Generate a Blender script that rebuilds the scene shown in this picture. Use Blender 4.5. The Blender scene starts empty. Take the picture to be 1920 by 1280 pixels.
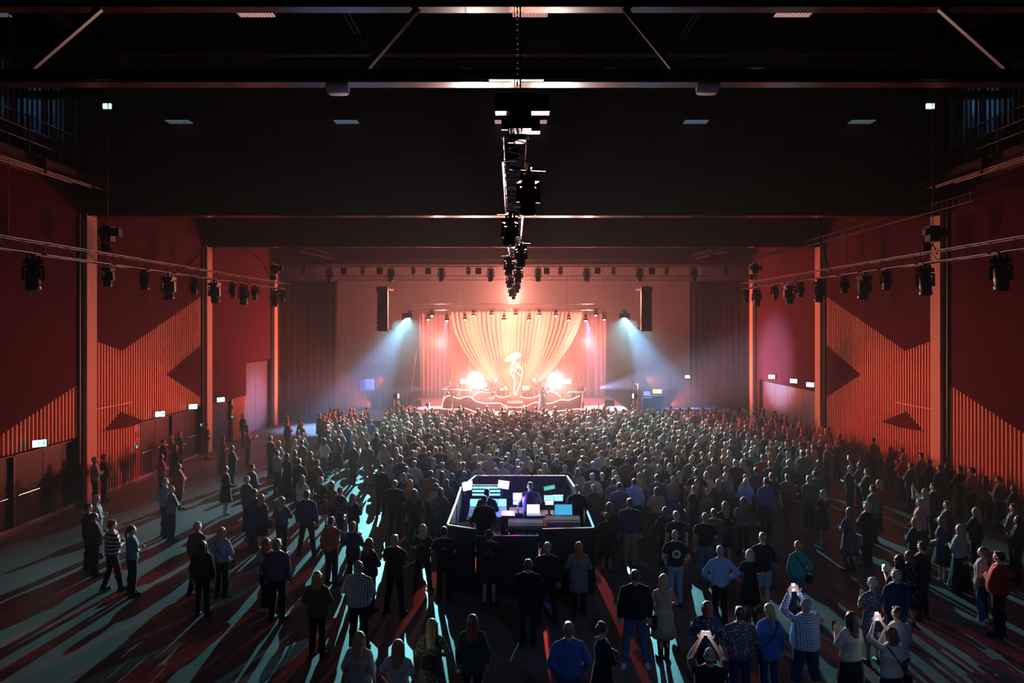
import bpy, bmesh, math, random
import numpy as np
from mathutils import Vector, Matrix, Euler

C = bpy.context.scene.collection
PI = math.pi
F, HX, HY, EYE = 1280.0, 963.0, 612.0, 6.6      # focal length in pixels, vanishing point, eye height

# ------------------------------------------------------------------ camera, world, exposure
cam = bpy.data.objects.new('camera', bpy.data.cameras.new('camera'))
C.objects.link(cam)
cam.location = (0, 0, EYE)
cam.rotation_euler = (PI / 2, 0, 0)
cam.data.sensor_width = 36
cam.data.lens = 36 * F / 1920
cam.data.shift_x = -3 / 1920
cam.data.shift_y = -28 / 1920
cam.data.clip_end = 200
bpy.context.scene.camera = cam

S = bpy.context.scene
S.view_settings.view_transform = 'Standard'
S.view_settings.look = 'None'
S.view_settings.gamma = 1
S.view_settings.exposure = 0.0
S.view_settings.use_curve_mapping = False
S.cycles.use_denoising = True
S.cycles.use_adaptive_sampling = True
S.cycles.adaptive_threshold = 0.03
S.cycles.max_bounces = 4
S.cycles.diffuse_bounces = 2
S.cycles.glossy_bounces = 2
S.cycles.transmission_bounces = 2
S.cycles.transparent_max_bounces = 8
S.cycles.volume_bounces = 0
S.cycles.sample_clamp_indirect = 2.0
S.cycles.use_light_tree = True
S.cycles.caustics_reflective = False
S.cycles.caustics_refractive = False

W = bpy.data.worlds.new('hall_air')
S.world = W
W.use_nodes = True
W.node_tree.nodes['Background'].inputs[0].default_value = (0.004, 0.003, 0.006, 1)
W.node_tree.nodes['Background'].inputs[1].default_value = 0.3


def spot(loc, aim, energy, col, angle=40, blend=0.3, radius=0.08, name='lamp_or_fill'):
    l = bpy.data.lights.new(name, 'SPOT')
    l.energy = energy
    l.color = col
    l.spot_size = math.radians(angle)
    l.spot_blend = blend
    l.shadow_soft_size = radius
    o = bpy.data.objects.new(name, l)
    C.objects.link(o)
    o.location = loc
    o.rotation_euler = (Vector(aim) - Vector(loc)).to_track_quat('-Z', 'Y').to_euler()
    return o


def point(loc, energy, col, radius=0.1, name='lamp_or_fill'):
    l = bpy.data.lights.new(name, 'POINT')
    l.energy = energy
    l.color = col
    l.shadow_soft_size = radius
    o = bpy.data.objects.new(name, l)
    C.objects.link(o)
    o.location = loc
    return o


CYAN = (0.24, 0.86, 0.95)
BLUE = (0.22, 0.48, 1.0)
RED = (1.0, 0.13, 0.05)
ORANGE = (1.0, 0.32, 0.13)
HAZE_HALL, HAZE_FRONT, HAZE_STAGE = 0.0022, 0.0075, 0.032
WARM = (1.0, 0.62, 0.40)
# the two big floods at either end of the upstage truss: they throw the long teal shadows
spot((-7.2, 46.5, 7.22), (-8.5, 12, 0), 47000, CYAN, 64, 1.0, 0.03)
spot((7.5, 46.5, 7.22), (8.5, 12, 0), 47000, CYAN, 64, 1.0, 0.03)
# their narrow blue beams hanging in the haze, thrown out towards the side walls
spot((-7.25, 46.1, 7.2), (-11.0, 44.5, 0), 42000, BLUE, 44, 0.6, 0.05)
spot((7.55, 46.1, 7.2), (11.0, 44.5, 0), 42000, BLUE, 44, 0.6, 0.05)
spot((-4.55, 46.5, 7.1), (-5.4, 46.0, 0), 16000, BLUE, 26, 0.6, 0.05)
spot((4.95, 46.5, 7.1), (6.4, 46.0, 0), 26000, BLUE, 34, 0.6, 0.05)
spot((-1.5, 46.5, 7.35), (-1.7, 44.5, 0), 11000, (0.5, 0.7, 1), 20, 0.5, 0.05)
spot((1.75, 46.5, 7.35), (1.7, 44.5, 0), 13000, (0.5, 0.7, 1), 20, 0.5, 0.05)
# low warm light on the drum riser: rakes the walls, slats and beams of the hall in red
spot((0.1, 45.0, 2.4), (0, 20, 6.2), 5200, (1.0, 0.11, 0.05), 150, 0.4, 0.12)
spot((0.1, 45.0, 2.4), (0, 30, 4.0), 2200, WARM, 120, 0.8, 0.12)
spot((-9.5, 46.0, 1.2), (-16.2, 43.5, 5.0), 5200, RED, 80, 0.9, 0.1)
spot((10.5, 46.0, 1.2), (16.2, 43.5, 5.0), 5200, RED, 80, 0.9, 0.1)
spot((5.5, 44.5, 2.6), (16.2, 42.3, 4.4), 24000, (0.45, 0.62, 1.0), 34, 0.9, 0.05)
spot((-5.5, 44.5, 2.6), (-16.2, 43.2, 1.8), 7500, (0.4, 0.5, 1.0), 26, 0.9, 0.05)
# red floor washes from the stage corners over the outer crowd
spot((8.2, 42.3, 3.4), (13.0, 29, 1.0), 4800, (1, .07, .05), 56, .8, .08)
spot((-8.0, 42.3, 3.4), (-12.5, 31, 1.0), 4500, (1, .07, .05), 56, .8, .08)
spot((0.6, 46.2, 7.3), (0, 20, 0), 15000, (1, .09, .07), 46, .5, .05)
# warm floods of the drape
spot((-2.6, 49.0, 1.6), (-2.0, 51.4, 5.0), 380, (1, .46, .28), 110, 0.8, 0.3)
spot((2.6, 49.0, 1.6), (2.0, 51.4, 5.0), 380, (1, .46, .28), 110, 0.8, 0.3)
spot((0.0, 47.6, 2.5), (0, 51.4, 5.0), 190, (1, .46, .28), 120, 0.8, 0.3)
# added point lights, not lamps of the band, to make the smoke glow
point((0.0, 46.6, 4.6), 1900, (1, .34, .24), .25)
point((0.0, 47.6, 8.8), 3200, (1, .30, .22), .25)
point((-5.4, 49.4, 5.5), 900, (1, .32, .28), .25)
point((5.4, 49.4, 5.5), 900, (1, .32, .28), .25)
# dim cool house lamps under the roof behind the viewer
spot((4.5, 1.0, 11.0), (5.5, 15, 0), 700, (.25, .48, 1.0), 62, 1.0, .4)
spot((-5.0, 1.0, 11.0), (-5.0, 16, 0), 260, (.35, .50, 1.0), 62, 1.0, .4)
# ------------------------------------------------------------------ helpers
MATS = {}


def mat(name, col=(.5, .5, .5), rough=.6, metal=0.0, emit=None, es=1.0, objcol=False, noise=0.0, nscale=8.0, spec=0.5,
        pattern=None, bump=0.0, sheen=0.0):
    if name in MATS:
        return MATS[name]
    m = bpy.data.materials.new(name)
    m.use_nodes = True
    N, L = m.node_tree.nodes, m.node_tree.links
    b = N['Principled BSDF']
    b.inputs['Roughness'].default_value = rough
    b.inputs['Metallic'].default_value = metal
    b.inputs['Specular IOR Level'].default_value = spec
    b.inputs['Base Color'].default_value = (*col, 1)
    b.inputs['Sheen Weight'].default_value = sheen
    b.inputs['Sheen Roughness'].default_value = .35
    if emit:
        b.inputs['Emission Color'].default_value = (*emit, 1)
        b.inputs['Emission Strength'].default_value = es
    src = None
    if objcol:
        oi = N.new('ShaderNodeObjectInfo')
        src = oi.outputs['Color']
    tc = N.new('ShaderNodeTexCoord')
    if noise or bump:
        nz = N.new('ShaderNodeTexNoise')
        nz.inputs['Scale'].default_value = nscale
        nz.inputs['Detail'].default_value = 4
        L.new(tc.outputs['Object'], nz.inputs['Vector'])
    if pattern:
        if src is None:
            rgb = N.new('ShaderNodeRGB')
            rgb.outputs[0].default_value = (*col, 1)
            src = rgb.outputs[0]
        mx = N.new('ShaderNodeMix')
        mx.data_type = 'RGBA'
        L.new(src, mx.inputs[6])
        mx.inputs[7].default_value = (*pattern[1], 1)
        if pattern[0] == 'stripe':
            wv = N.new('ShaderNodeTexWave')
            wv.bands_direction = 'Z'
            wv.inputs['Scale'].default_value = pattern[2]
            L.new(tc.outputs['Object'], wv.inputs['Vector'])
            r = N.new('ShaderNodeMath'); r.operation = 'GREATER_THAN'; r.inputs[1].default_value = .5
            L.new(wv.outputs['Fac'], r.inputs[0])
            L.new(r.outputs[0], mx.inputs[0])
        elif pattern[0] == 'plaid':
            outs = []
            for d in 'XZ':
                wv = N.new('ShaderNodeTexWave')
                wv.bands_direction = d
                wv.inputs['Scale'].default_value = pattern[2]
                L.new(tc.outputs['Object'], wv.inputs['Vector'])
                outs.append(wv.outputs['Fac'])
            a = N.new('ShaderNodeMath'); a.operation = 'MAXIMUM'
            L.new(outs[0], a.inputs[0]); L.new(outs[1], a.inputs[1])
            r = N.new('ShaderNodeMath'); r.operation = 'GREATER_THAN'; r.inputs[1].default_value = .72
            L.new(a.outputs[0], r.inputs[0])
            L.new(r.outputs[0], mx.inputs[0])
        else:
            vo = N.new('ShaderNodeTexVoronoi')
            vo.inputs['Scale'].default_value = pattern[2]
            L.new(tc.outputs['Object'], vo.inputs['Vector'])
            r = N.new('ShaderNodeMath'); r.operation = 'LESS_THAN'; r.inputs[1].default_value = .33
            L.new(vo.outputs['Distance'], r.inputs[0])
            L.new(r.outputs[0], mx.inputs[0])
        src = mx.outputs[2]
    if noise:
        if src is None:
            rgb = N.new('ShaderNodeRGB')
            rgb.outputs[0].default_value = (*col, 1)
            src = rgb.outputs[0]
        mr = N.new('ShaderNodeMapRange')
        mr.inputs[3].default_value = 1 - noise
        mr.inputs[4].default_value = 1 + noise
        L.new(nz.outputs['Fac'], mr.inputs[0])
        vm = N.new('ShaderNodeVectorMath'); vm.operation = 'SCALE'
        L.new(src, vm.inputs[0]); L.new(mr.outputs[0], vm.inputs['Scale'])
        src = vm.outputs[0]
    if bump:
        bp = N.new('ShaderNodeBump')
        bp.inputs['Strength'].default_value = bump
        bp.inputs['Distance'].default_value = 0.02
        L.new(nz.outputs['Fac'], bp.inputs['Height'])
        L.new(bp.outputs[0], b.inputs['Normal'])
    if src is not None:
        L.new(src, b.inputs['Base Color'])
    MATS[name] = m
    return m


def at(x, y, D):
    """the point of the place that lies D metres in front of the eye under this spot of the photograph"""
    return Vector(((x - HX) * D / F, D, EYE - (y - HY) * D / F))


class MB:
    """collects shapes into one mesh"""
    def __init__(s):
        s.v, s.f, s.m = [], [], []
        s.mi = 0

    def add(s, v, f):
        n = len(s.v)
        s.v += [tuple(p) for p in v]
        s.f += [tuple(i + n for i in q) for q in f]
        s.m += [s.mi] * len(f)
        return s

    def box(s, c, d, rz=0, M=None):
        x, y, z = d[0] / 2, d[1] / 2, d[2] / 2
        v = [Vector((a * x, b * y, e * z)) for e in (-1, 1) for b in (-1, 1) for a in (-1, 1)]
        R = M if M is not None else Matrix.Rotation(rz, 3, 'Z')
        v = [R @ p + Vector(c) for p in v]
        return s.add(v, [(0, 2, 3, 1), (4, 5, 7, 6), (0, 1, 5, 4), (2, 6, 7, 3), (0, 4, 6, 2), (1, 3, 7, 5)])

    def rings(s, rings, closed=True, cap=True):
        n = len(rings[0])
        v = [p for r in rings for p in r]
        f = []
        for i in range(len(rings) - 1):
            for k in range(n if closed else n - 1):
                a, b = i * n + k, i * n + (k + 1) % n
                f.append((a, b, b + n, a + n))
        if cap and closed:
            f.append(tuple(range(n - 1, -1, -1)))
            f.append(tuple((len(rings) - 1) * n + k for k in range(n)))
        return s.add(v, f)

    def tube(s, p, q, r, r2=None, n=8):
        p, q = Vector(p), Vector(q)
        d = q - p
        if d.length < 1e-6:
            return s
        a = d.orthogonal().normalized()
        b = d.normalized().cross(a)
        r2 = r if r2 is None else r2
        R = []
        for c, rr in ((p, r), (q, r2)):
            R.append([c + (a * math.cos(t) + b * math.sin(t)) * rr for t in (2 * PI * k / n for k in range(n))])
        return s.rings(R)

    def path(s, pts, r, n=6):
        pts = [Vector(p) for p in pts]
        R = []
        a = None
        for i, p in enumerate(pts):
            d = (pts[min(i + 1, len(pts) - 1)] - pts[max(i - 1, 0)]).normalized()
            if a is None:
                a = d.orthogonal().normalized()
            a = (a - d * a.dot(d)).normalized()
            b = d.cross(a)
            R.append([p + (a * math.cos(t) + b * math.sin(t)) * r for t in (2 * PI * k / n for k in range(n))])
        return s.rings(R)

    def ell(s, c, r, n=12, m=8, M=None):
        R = []
        for i in range(m + 1):
            ph = PI * (i + .001) / (m + .002) - PI / 2
            ring = []
            for k in range(n):
                t = 2 * PI * k / n
                p = Vector((r[0] * math.cos(ph) * math.cos(t), r[1] * math.cos(ph) * math.sin(t), r[2] * math.sin(ph)))
                ring.append((M @ p if M is not None else p) + Vector(c))
            R.append(ring)
        return s.rings(R)

    def lathe(s, prof, c=(0, 0, 0), n=16, M=None):
        R = []
        for (r, z) in prof:
            ring = []
            for k in range(n):
                p = Vector((r * math.cos(2 * PI * k / n), r * math.sin(2 * PI * k / n), z))
                ring.append((M @ p if M is not None else p) + Vector(c))
            R.append(ring)
        return s.rings(R)

    def cap(s, p, q, r, r2=None):
        """a round ended tapered limb"""
        r2 = r if r2 is None else r2
        s.tube(p, q, r, r2, 10)
        s.ell(p, (r, r, r), 10, 6)
        s.ell(q, (r2, r2, r2), 10, 6)
        return s

    def loft(s, secs, n=16):
        """secs: (cx, cy, z, rx, ry)"""
        return s.rings([[Vector((cx + rx * math.cos(2 * PI * k / n), cy + ry * math.sin(2 * PI * k / n), z))
                         for k in range(n)] for cx, cy, z, rx, ry in secs])

    def prism(s, poly, y0, y1, axis='y'):
        """polygon of (a, z) swept from y0 to y1"""
        n = len(poly)
        if axis == 'y':
            v = [(a, y0, z) for a, z in poly] + [(a, y1, z) for a, z in poly]
        else:
            v = [(y0, a, z) for a, z in poly] + [(y1, a, z) for a, z in poly]
        f = [tuple(range(n)), tuple(range(2 * n - 1, n - 1, -1))]
        f += [(k, (k + 1) % n, (k + 1) % n + n, k + n) for k in range(n)]
        return s.add(v, f)

    def mesh(s, name, mats, smooth=False):
        me = bpy.data.meshes.new(name)
        me.from_pydata(s.v, [], s.f)
        for m in (mats if isinstance(mats, (list, tuple)) else [mats]):
            me.materials.append(m)
        if s.mi or any(s.m):
            me.polygons.foreach_set('material_index', s.m)
        if smooth:
            me.polygons.foreach_set('use_smooth', [True] * len(me.polygons))
        me.update()
        return me

    def build(s, name, mats, parent=None, smooth=False, loc=None):
        o = bpy.data.objects.new(name, s.mesh(name, mats, smooth))
        C.objects.link(o)
        if parent is not None:
            o.parent = parent
        if loc is not None:
            o.location = loc
        return o


def tag(o, label=None, cat=None, group=None, kind=None):
    for k, v in (('label', label), ('category', cat), ('group', group), ('kind', kind)):
        if v:
            o[k] = v
    return o


def empty(name, loc=(0, 0, 0), rz=0, label=None, cat=None, group=None):
    o = bpy.data.objects.new(name, None)
    o.empty_display_size = .2
    C.objects.link(o)
    o.location = loc
    o.rotation_euler = (0, 0, rz)
    return tag(o, label, cat, group)


KIDS = {}


def copy_tree(o, parent=None):
    c = o.copy()
    C.objects.link(c)
    if parent is not None:
        c.parent = parent
    for ch in [x for x in o.children]:
        copy_tree(ch, c)
    return c


def blob(mb, name, mats, voxel=.014, smooth=4, dec=1.0):
    """melts the collected shapes into one continuous skin"""
    me = mb.mesh('raw', [])
    o = bpy.data.objects.new('raw', me)
    C.objects.link(o)
    r = o.modifiers.new('r', 'REMESH')
    r.mode = 'VOXEL'
    r.voxel_size = voxel
    if smooth:
        sm = o.modifiers.new('s', 'SMOOTH')
        sm.factor = .5
        sm.iterations = smooth
    if dec < 1:
        d = o.modifiers.new('d', 'DECIMATE')
        d.ratio = dec
    dg = bpy.context.evaluated_depsgraph_get()
    new = bpy.data.meshes.new_from_object(o.evaluated_get(dg))
    new.name = name
    bpy.data.objects.remove(o)
    bpy.data.meshes.remove(me)
    new.materials.clear()
    for m in (mats if isinstance(mats, (list, tuple)) else [mats]):
        new.materials.append(m)
    new.polygons.foreach_set('use_smooth', [True] * len(new.polygons))
    return new
# ------------------------------------------------------------------ people
SKIN = mat('skin', objcol=True, rough=.5, noise=.08, nscale=20)
CLOTH = mat('cloth', objcol=True, rough=.85, noise=.14, nscale=9, bump=.5, spec=.2, sheen=.35)
DENIM = mat('denim', objcol=True, rough=.9, noise=.22, nscale=26, bump=.4, spec=.2, sheen=.25)
HAIR = mat('hair', objcol=True, rough=.36, noise=.35, nscale=34, bump=.6, spec=.7, sheen=.6)
LEATHER = mat('leather', objcol=True, rough=.4, noise=.1)
PAT = {
    'striped': mat('striped_knit', objcol=True, rough=.9, pattern=('stripe', (.02, .02, .05), 3.2)),
    'plaid': mat('plaid_cloth', objcol=True, rough=.9, pattern=('plaid', (.75, .78, .82), 8)),
    'speckled': mat('speckled_cloth', objcol=True, rough=.9, pattern=('dot', (.62, .6, .55), 24)),
    'flowered': mat('flowered_cloth', objcol=True, rough=.9, pattern=('dot', (.30, .22, .34), 13)),
}
EYES = mat('eye', (.02, .015, .015), .2)

HC = {'blond': (.50, .34, .17), 'brown': (.14, .07, .035), 'dark': (.03, .02, .018), 'grey': (.42, .40, .38),
      'white': (.60, .57, .52), 'red': (.42, .12, .04), 'auburn': (.25, .08, .035), 'sandy': (.34, .22, .11)}
CC = {'black': (.022, .022, .027), 'navy': (.03, .045, .12), 'blue': (.06, .16, .48), 'lightblue': (.28, .48, .85),
      'white': (.72, .71, .68), 'cream': (.62, .56, .46), 'grey': (.20, .20, .21), 'lightgrey': (.42, .43, .45),
      'red': (.45, .03, .03), 'teal': (.05, .33, .34), 'green': (.04, .22, .12), 'olive': (.13, .14, .07),
      'brown': (.14, .08, .05), 'khaki': (.32, .25, .15), 'orange': (.55, .17, .05), 'pink': (.62, .34, .38),
      'denim': (.09, .15, .30), 'paledenim': (.25, .36, .52), 'purple': (.17, .12, .20), 'beige': (.46, .38, .28),
      'darkgreen': (.03, .08, .06), 'rust': (.30, .09, .04), 'slate': (.10, .12, .16)}

LEGS = {
    'even': (((.10, .02, .50), (.11, -.02, .085)), ((-.10, .02, .50), (-.11, -.02, .085))),
    'wide': (((.14, .02, .50), (.20, -.02, .085)), ((-.14, .02, .50), (-.20, -.02, .085))),
    'shift': (((.09, .0, .50), (.09, -.03, .085)), ((-.15, .10, .50), (-.19, .05, .085))),
    'step': (((.09, .10, .51), (.10, .16, .085)), ((-.09, -.02, .50), (-.10, -.16, .10))),
    'narrow': (((.07, .02, .50), (.065, -.02, .085)), ((-.07, .02, .50), (-.065, -.02, .085))),
    'sit': (((.17, .40, .90), (.17, .38, .485)), ((-.17, .40, .90), (-.17, .38, .485))),
}
ARMS = {   # (elbow, wrist, way the fingers point) for the right and the left arm
    'down': (((.25, -.04, 1.15), (.26, .03, .90), (0, .15, -1)), ((-.25, -.04, 1.15), (-.26, .03, .90), (0, .15, -1))),
    'folded': (((.27, .05, 1.16), (.02, .25, 1.17), (-1, .1, 0)), ((-.27, .05, 1.16), (-.03, .23, 1.20), (1, .1, 0))),
    'clasped': (((.28, .0, 1.15), (.07, .23, 1.03), (-1, .3, -.2)), ((-.28, .0, 1.15), (-.07, .23, 1.03), (1, .3, -.2))),
    'pockets': (((.30, -.09, 1.16), (.20, .02, .95), (-.3, .5, -1)), ((-.30, -.09, 1.16), (-.20, .02, .95), (.3, .5, -1))),
    'phone_up': (((.24, .25, 1.46), (.085, .34, 1.70), (-.3, .1, 1)), ((-.24, .25, 1.46), (-.085, .34, 1.70), (.3, .1, 1))),
    'phone_low': (((.26, .05, 1.17), (.07, .30, 1.28), (-.5, .4, .6)), ((-.26, .05, 1.17), (-.07, .30, 1.28), (.5, .4, .6))),
    'phone_one': (((.25, .22, 1.30), (.16, .36, 1.55), (-.2, .2, 1)), ((-.25, -.04, 1.15), (-.26, .03, .90), (0, .15, -1))),
    'drink': (((.27, .03, 1.16), (.15, .29, 1.22), (-.5, .8, .3)), ((-.25, -.04, 1.15), (-.26, .03, .90), (0, .15, -1))),
    'arms_up': (((.36, .08, 1.58), (.28, .16, 1.86), (0, .2, 1)), ((-.36, .08, 1.58), (-.28, .16, 1.86), (0, .2, 1))),
    'one_up': (((.33, .10, 1.60), (.26, .20, 1.87), (0, .2, 1)), ((-.27, .03, 1.16), (-.10, .27, 1.15), (.8, .5, 0))),
    'play': (((.27, .10, 1.17), (.20, .36, 1.06), (0, 1, -.2)), ((-.27, .10, 1.17), (-.20, .36, 1.06), (0, 1, -.2))),
    'hips': (((.38, -.06, 1.18), (.20, .04, 1.02), (-.6, .6, -.4)), ((-.38, -.06, 1.18), (-.20, .04, 1.02), (.6, .6, -.4))),
    'mic': (((.24, .16, 1.22), (.06, .22, 1.46), (-.5, .2, .8)), ((-.26, -.02, 1.15), (-.25, .1, .92), (0, .3, -1))),
}


def torso(mb, fem, k=0.0, z0=.90, z1=1.47, heavy=0):
    if fem:
        secs = [(.86, .168, .118), (.96, .172, .122), (1.08, .140, .100), (1.18, .142, .104), (1.29, .160, .122), (1.38, .165, .10), (1.44, .135, .075), (1.49, .06, .055)]
    else:
        secs = [(.86, .160, .112), (.96, .166, .118), (1.08, .160, .112), (1.20, .172, .118), (1.32, .190, .125), (1.40, .188, .105), (1.455, .150, .078), (1.50, .065, .06)]
    out = []
    for z, rx, ry in secs:
        h = heavy * math.exp(-((z - 1.06) / .16) ** 2)
        out.append((0, .01 + h * .03, z, rx + k + h * .035, ry + k + h * .07))
    mb.loft(out, 18)


def hand(mb, w, e, f, side, fine=True, grip=.35):
    w, f = Vector(w), Vector(f).normalized()
    fore = (w - Vector(e)).normalized()
    f = (f * .6 + fore * .4).normalized() if not f.dot(fore) < -.5 else f
    nrm = f.cross(Vector((0, 1, 0.2)))
    if nrm.length < .2:
        nrm = f.cross(Vector((1, 0, 0)))
    acr = nrm.normalized()             # across the palm
    nrm = acr.cross(f).normalized()    # out of the palm
    pc = w + f * .05
    if not fine:
        mb.cap(w, w + f * .09, .03, .022)
        mb.cap(w + f * .09, w + f * .15 + nrm * .02, .022, .014)
        return
    M = Matrix((acr, f, nrm)).transposed()
    mb.ell(pc, (.040, .052, .019), 10, 7, M)
    for i, (off, ln) in enumerate(((-.030, .066), (-.010, .078), (.011, .072), (.031, .056))):
        b = w + f * .088 + acr * off * 1.05
        d1 = (f + acr * off * 3.5 - nrm * grip * .4).normalized()
        p1 = b + d1 * ln * .55
        d2 = (d1 - nrm * grip * (1.0 + .2 * i)).normalized()
        p2 = p1 + d2 * ln * .5
        mb.cap(b - d1 * .02, p1, .0092, .0085)
        mb.cap(p1, p2, .0085, .0075)
    tb = w + f * .028 - acr * .030 * side
    t1 = tb + (f * .5 - acr * side * .8 - nrm * .35).normalized() * .038
    t2 = t1 + (f * .85 - acr * side * .25 - nrm * .5).normalized() * .032
    mb.cap(tb, t1, .013, .0105)
    mb.cap(t1, t2, .0105, .009)


def shoulders(fem):
    return .168 if fem else .192


def body_mesh(fem, arms, legs, lod):
    mb = MB()
    fine = lod == 0
    sx = shoulders(fem)
    # head, jaw, nose, brow, ears
    mb.ell((0, .0, 1.655), (.074, .094, .098), 14, 10)
    mb.ell((0, .030, 1.585), (.052, .058, .050), 12, 8)
    mb.cap((0, -.012, 1.44), (0, .0, 1.58), .055 if fem else .062, .05 if fem else .056)
    if lod < 2:
        mb.cap((0, .088, 1.640), (0, .112, 1.612), .009, .014)
        for s_ in (-1, 1):
            mb.ell((s_ * .079, -.004, 1.628), (.012, .022, .032), 8, 6)
            mb.cap((s_ * .018, .086, 1.662), (s_ * .048, .072, 1.660), .012, .009)
            mb.ell((s_ * .04, .062, 1.612), (.026, .026, .026), 8, 6)
        mb.cap((-.02, .080, 1.574), (.02, .080, 1.574), .010, .010)
        mb.ell((0, .074, 1.548), (.022, .018, .018), 8, 6)
    torso(mb, fem)
    for s_, (el, wr, fd) in zip((1, -1), ARMS[arms]):
        sh = (s_ * sx, 0, 1.395)
        mb.ell(sh, (.050, .052, .054), 10, 8)
        mb.cap((s_ * .03, -.01, 1.485), (s_ * (sx - .03), 0, 1.415), .034, .038)
        k = .88 if fem else 1.0
        mb.cap(sh, el, .050 * k, .040 * k)
        mid = Vector(el).lerp(Vector(wr), .35)
        mb.cap(el, mid, .039 * k, .041 * k)
        mb.cap(mid, wr, .041 * k, .026 * k)
        hand(mb, wr, el, fd, s_, fine)
    for s_, (kn, an) in zip((1, -1), LEGS[legs]):
        hp = (s_ * .09, 0, .90)
        mb.cap(hp, kn, .090, .056)
        mb.ell((s_ * .085, -.045, .90), (.082, .075, .09), 10, 8)
        mid = Vector(kn).lerp(Vector(an), .3) + Vector((0, -.018, 0))
        mb.cap(kn, mid, .052, .056)
        mb.cap(mid, an, .056, .034)
        a = Vector(an)
        mb.cap(a + Vector((0, -.03, -.04)), a + Vector((s_ * .02, .15, -.052)), .034, .026)
    return blob(mb, 'body', SKIN, (.0085, .017, .028)[lod], (2, 2, 1)[lod], (1, .8, .5)[lod])


def top_mesh(fem, arms, sleeve, hem, heavy, lod, loose=0.0):
    mb = MB()
    sx = shoulders(fem)
    k = .014 + loose
    if fem:
        secs = [(.86, .168, .118), (.96, .172, .122), (1.08, .142, .102), (1.18, .144, .106), (1.29, .162, .126), (1.37, .160, .10), (1.425, .115, .078), (1.475, .066, .062)]
    else:
        secs = [(.86, .160, .112), (.96, .166, .118), (1.08, .163, .114), (1.20, .174, .118), (1.32, .190, .125), (1.385, .180, .105), (1.44, .125, .082), (1.488, .072, .068)]
    if sleeve == 'none':
        secs = secs[:-2] + [(1.425, .135, .07)]
    out = []
    first = True
    for z, rx, ry in secs:
        if z < hem:
            continue
        h = heavy * math.exp(-((z - 1.04) / .17) ** 2)
        if first:
            out.append((0, .01, hem, rx + k + h * .035, ry + k + h * .06))
            first = False
        out.append((0, .01 + h * .03, z, rx + k + h * .035 + (loose if z < 1.3 else 0), ry + k + h * .075 + (loose if z < 1.3 else 0)))
    mb.loft(out, 20)
    if sleeve != 'none':
        for s_, (el, wr, fd) in zip((1, -1), ARMS[arms]):
            sh = Vector((s_ * sx, 0, 1.395))
            mb.cap((s_ * .045, -.01, 1.470), (s_ * (sx - .02), 0, 1.412), .040 + loose * .5, .047 + loose * .5)
            el, wr = Vector(el), Vector(wr)
            q = (.9 if fem else 1.0)
            mb.ell(sh, (.058 * q, .060, .058), 12, 8)
            if sleeve == 'long':
                mb.cap(sh, el, .058 * q + loose * .6, .052 * q + loose)
                mb.cap(el, el.lerp(wr, .93), .054 * q + loose, .038 * q + loose)
                # folds near the elbow
                mb.ell(el, (.060 * q, .058 * q, .052 * q), 10, 6)
            elif sleeve == 'mid':
                mb.cap(sh, el, .058 * q + loose * .6, .056 * q + loose)
                mb.cap(el, el.lerp(wr, .25), .054 * q + loose, .054 * q)
            else:
                mb.tube(sh, sh.lerp(el, .72), .058 * q + loose, .064 * q + loose, 12)
    # soft folds of cloth
    rnd = random.Random(int(hem * 100) + len(sleeve) + int(heavy * 7) + fem)
    for i in range(9 if lod < 2 else 0):
        t = rnd.uniform(0, 2 * PI)
        z = rnd.uniform(hem + .06, 1.28)
        rx = (.145 if fem else .165) + k + heavy * .03
        ry = (.105 if fem else .115) + k + heavy * .06
        p = Vector((rx * math.cos(t), .01 + ry * math.sin(t), z))
        t2 = t + rnd.uniform(-.5, .5)
        q_ = Vector((rx * math.cos(t2), .01 + ry * math.sin(t2), z + rnd.uniform(-.10, .10)))
        mb.cap(p, q_, .010 + loose * .3, .006)
    return blob(mb, 'top', CLOTH, (.012, .02, .032)[lod], (3, 2, 1)[lod], (1, .7, .5)[lod])


def legs_mesh(fem, legs, cut, lod, fit=0.0):
    mb = MB()
    k = fit + .012
    seat = [(0, 0, .80, .135 + k, .09 + k), (0, 0, .87, .165 + k, .118 + k), (0, .0, .96, .166 + k, .116 + k), (0, .005, 1.035, .150 + k, .105 + k)]
    mb.loft(seat, 18)
    for s_, (kn, an) in zip((1, -1), LEGS[legs]):
        hp, kn, an = Vector((s_ * .09, 0, .88)), Vector(kn), Vector(an)
        mb.ell((s_ * .085, -.045, .90), (.092, .085, .10), 10, 8)
        if cut == 'shorts':
            mb.tube(hp, kn.lerp(hp, .12), .102 + fit, .085 + fit, 14)
        elif cut == 'capri':
            mb.cap(hp, kn, .102 + fit, .075 + fit)
            mb.tube(kn, kn.lerp(an, .45), .075 + fit, .072 + fit, 12)
        else:
            mb.cap(hp, kn, .100 + fit, .072 + fit)
            lo = .062 if cut == 'trousers' else (.054 if cut == 'slim' else .085)
            mb.ell(kn.lerp(an, .3) + Vector((0, -.022, 0)), (.070 + fit, .072 + fit, .12), 12, 8)
            mb.tube(kn, an - Vector((0, 0, .015)), .072 + fit, lo + fit, 14)
            mb.ell(kn + Vector((0, -.01, -.03)), (.072 + fit, .07 + fit, .04), 10, 6)
            mb.ell(an + Vector((0, .0, .03)), (lo + fit + .004, lo + fit + .004, .03), 10, 6)
    return blob(mb, 'trousers', CLOTH, (.013, .02, .032)[lod], (3, 2, 1)[lod], (1, .7, .5)[lod])


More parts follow.
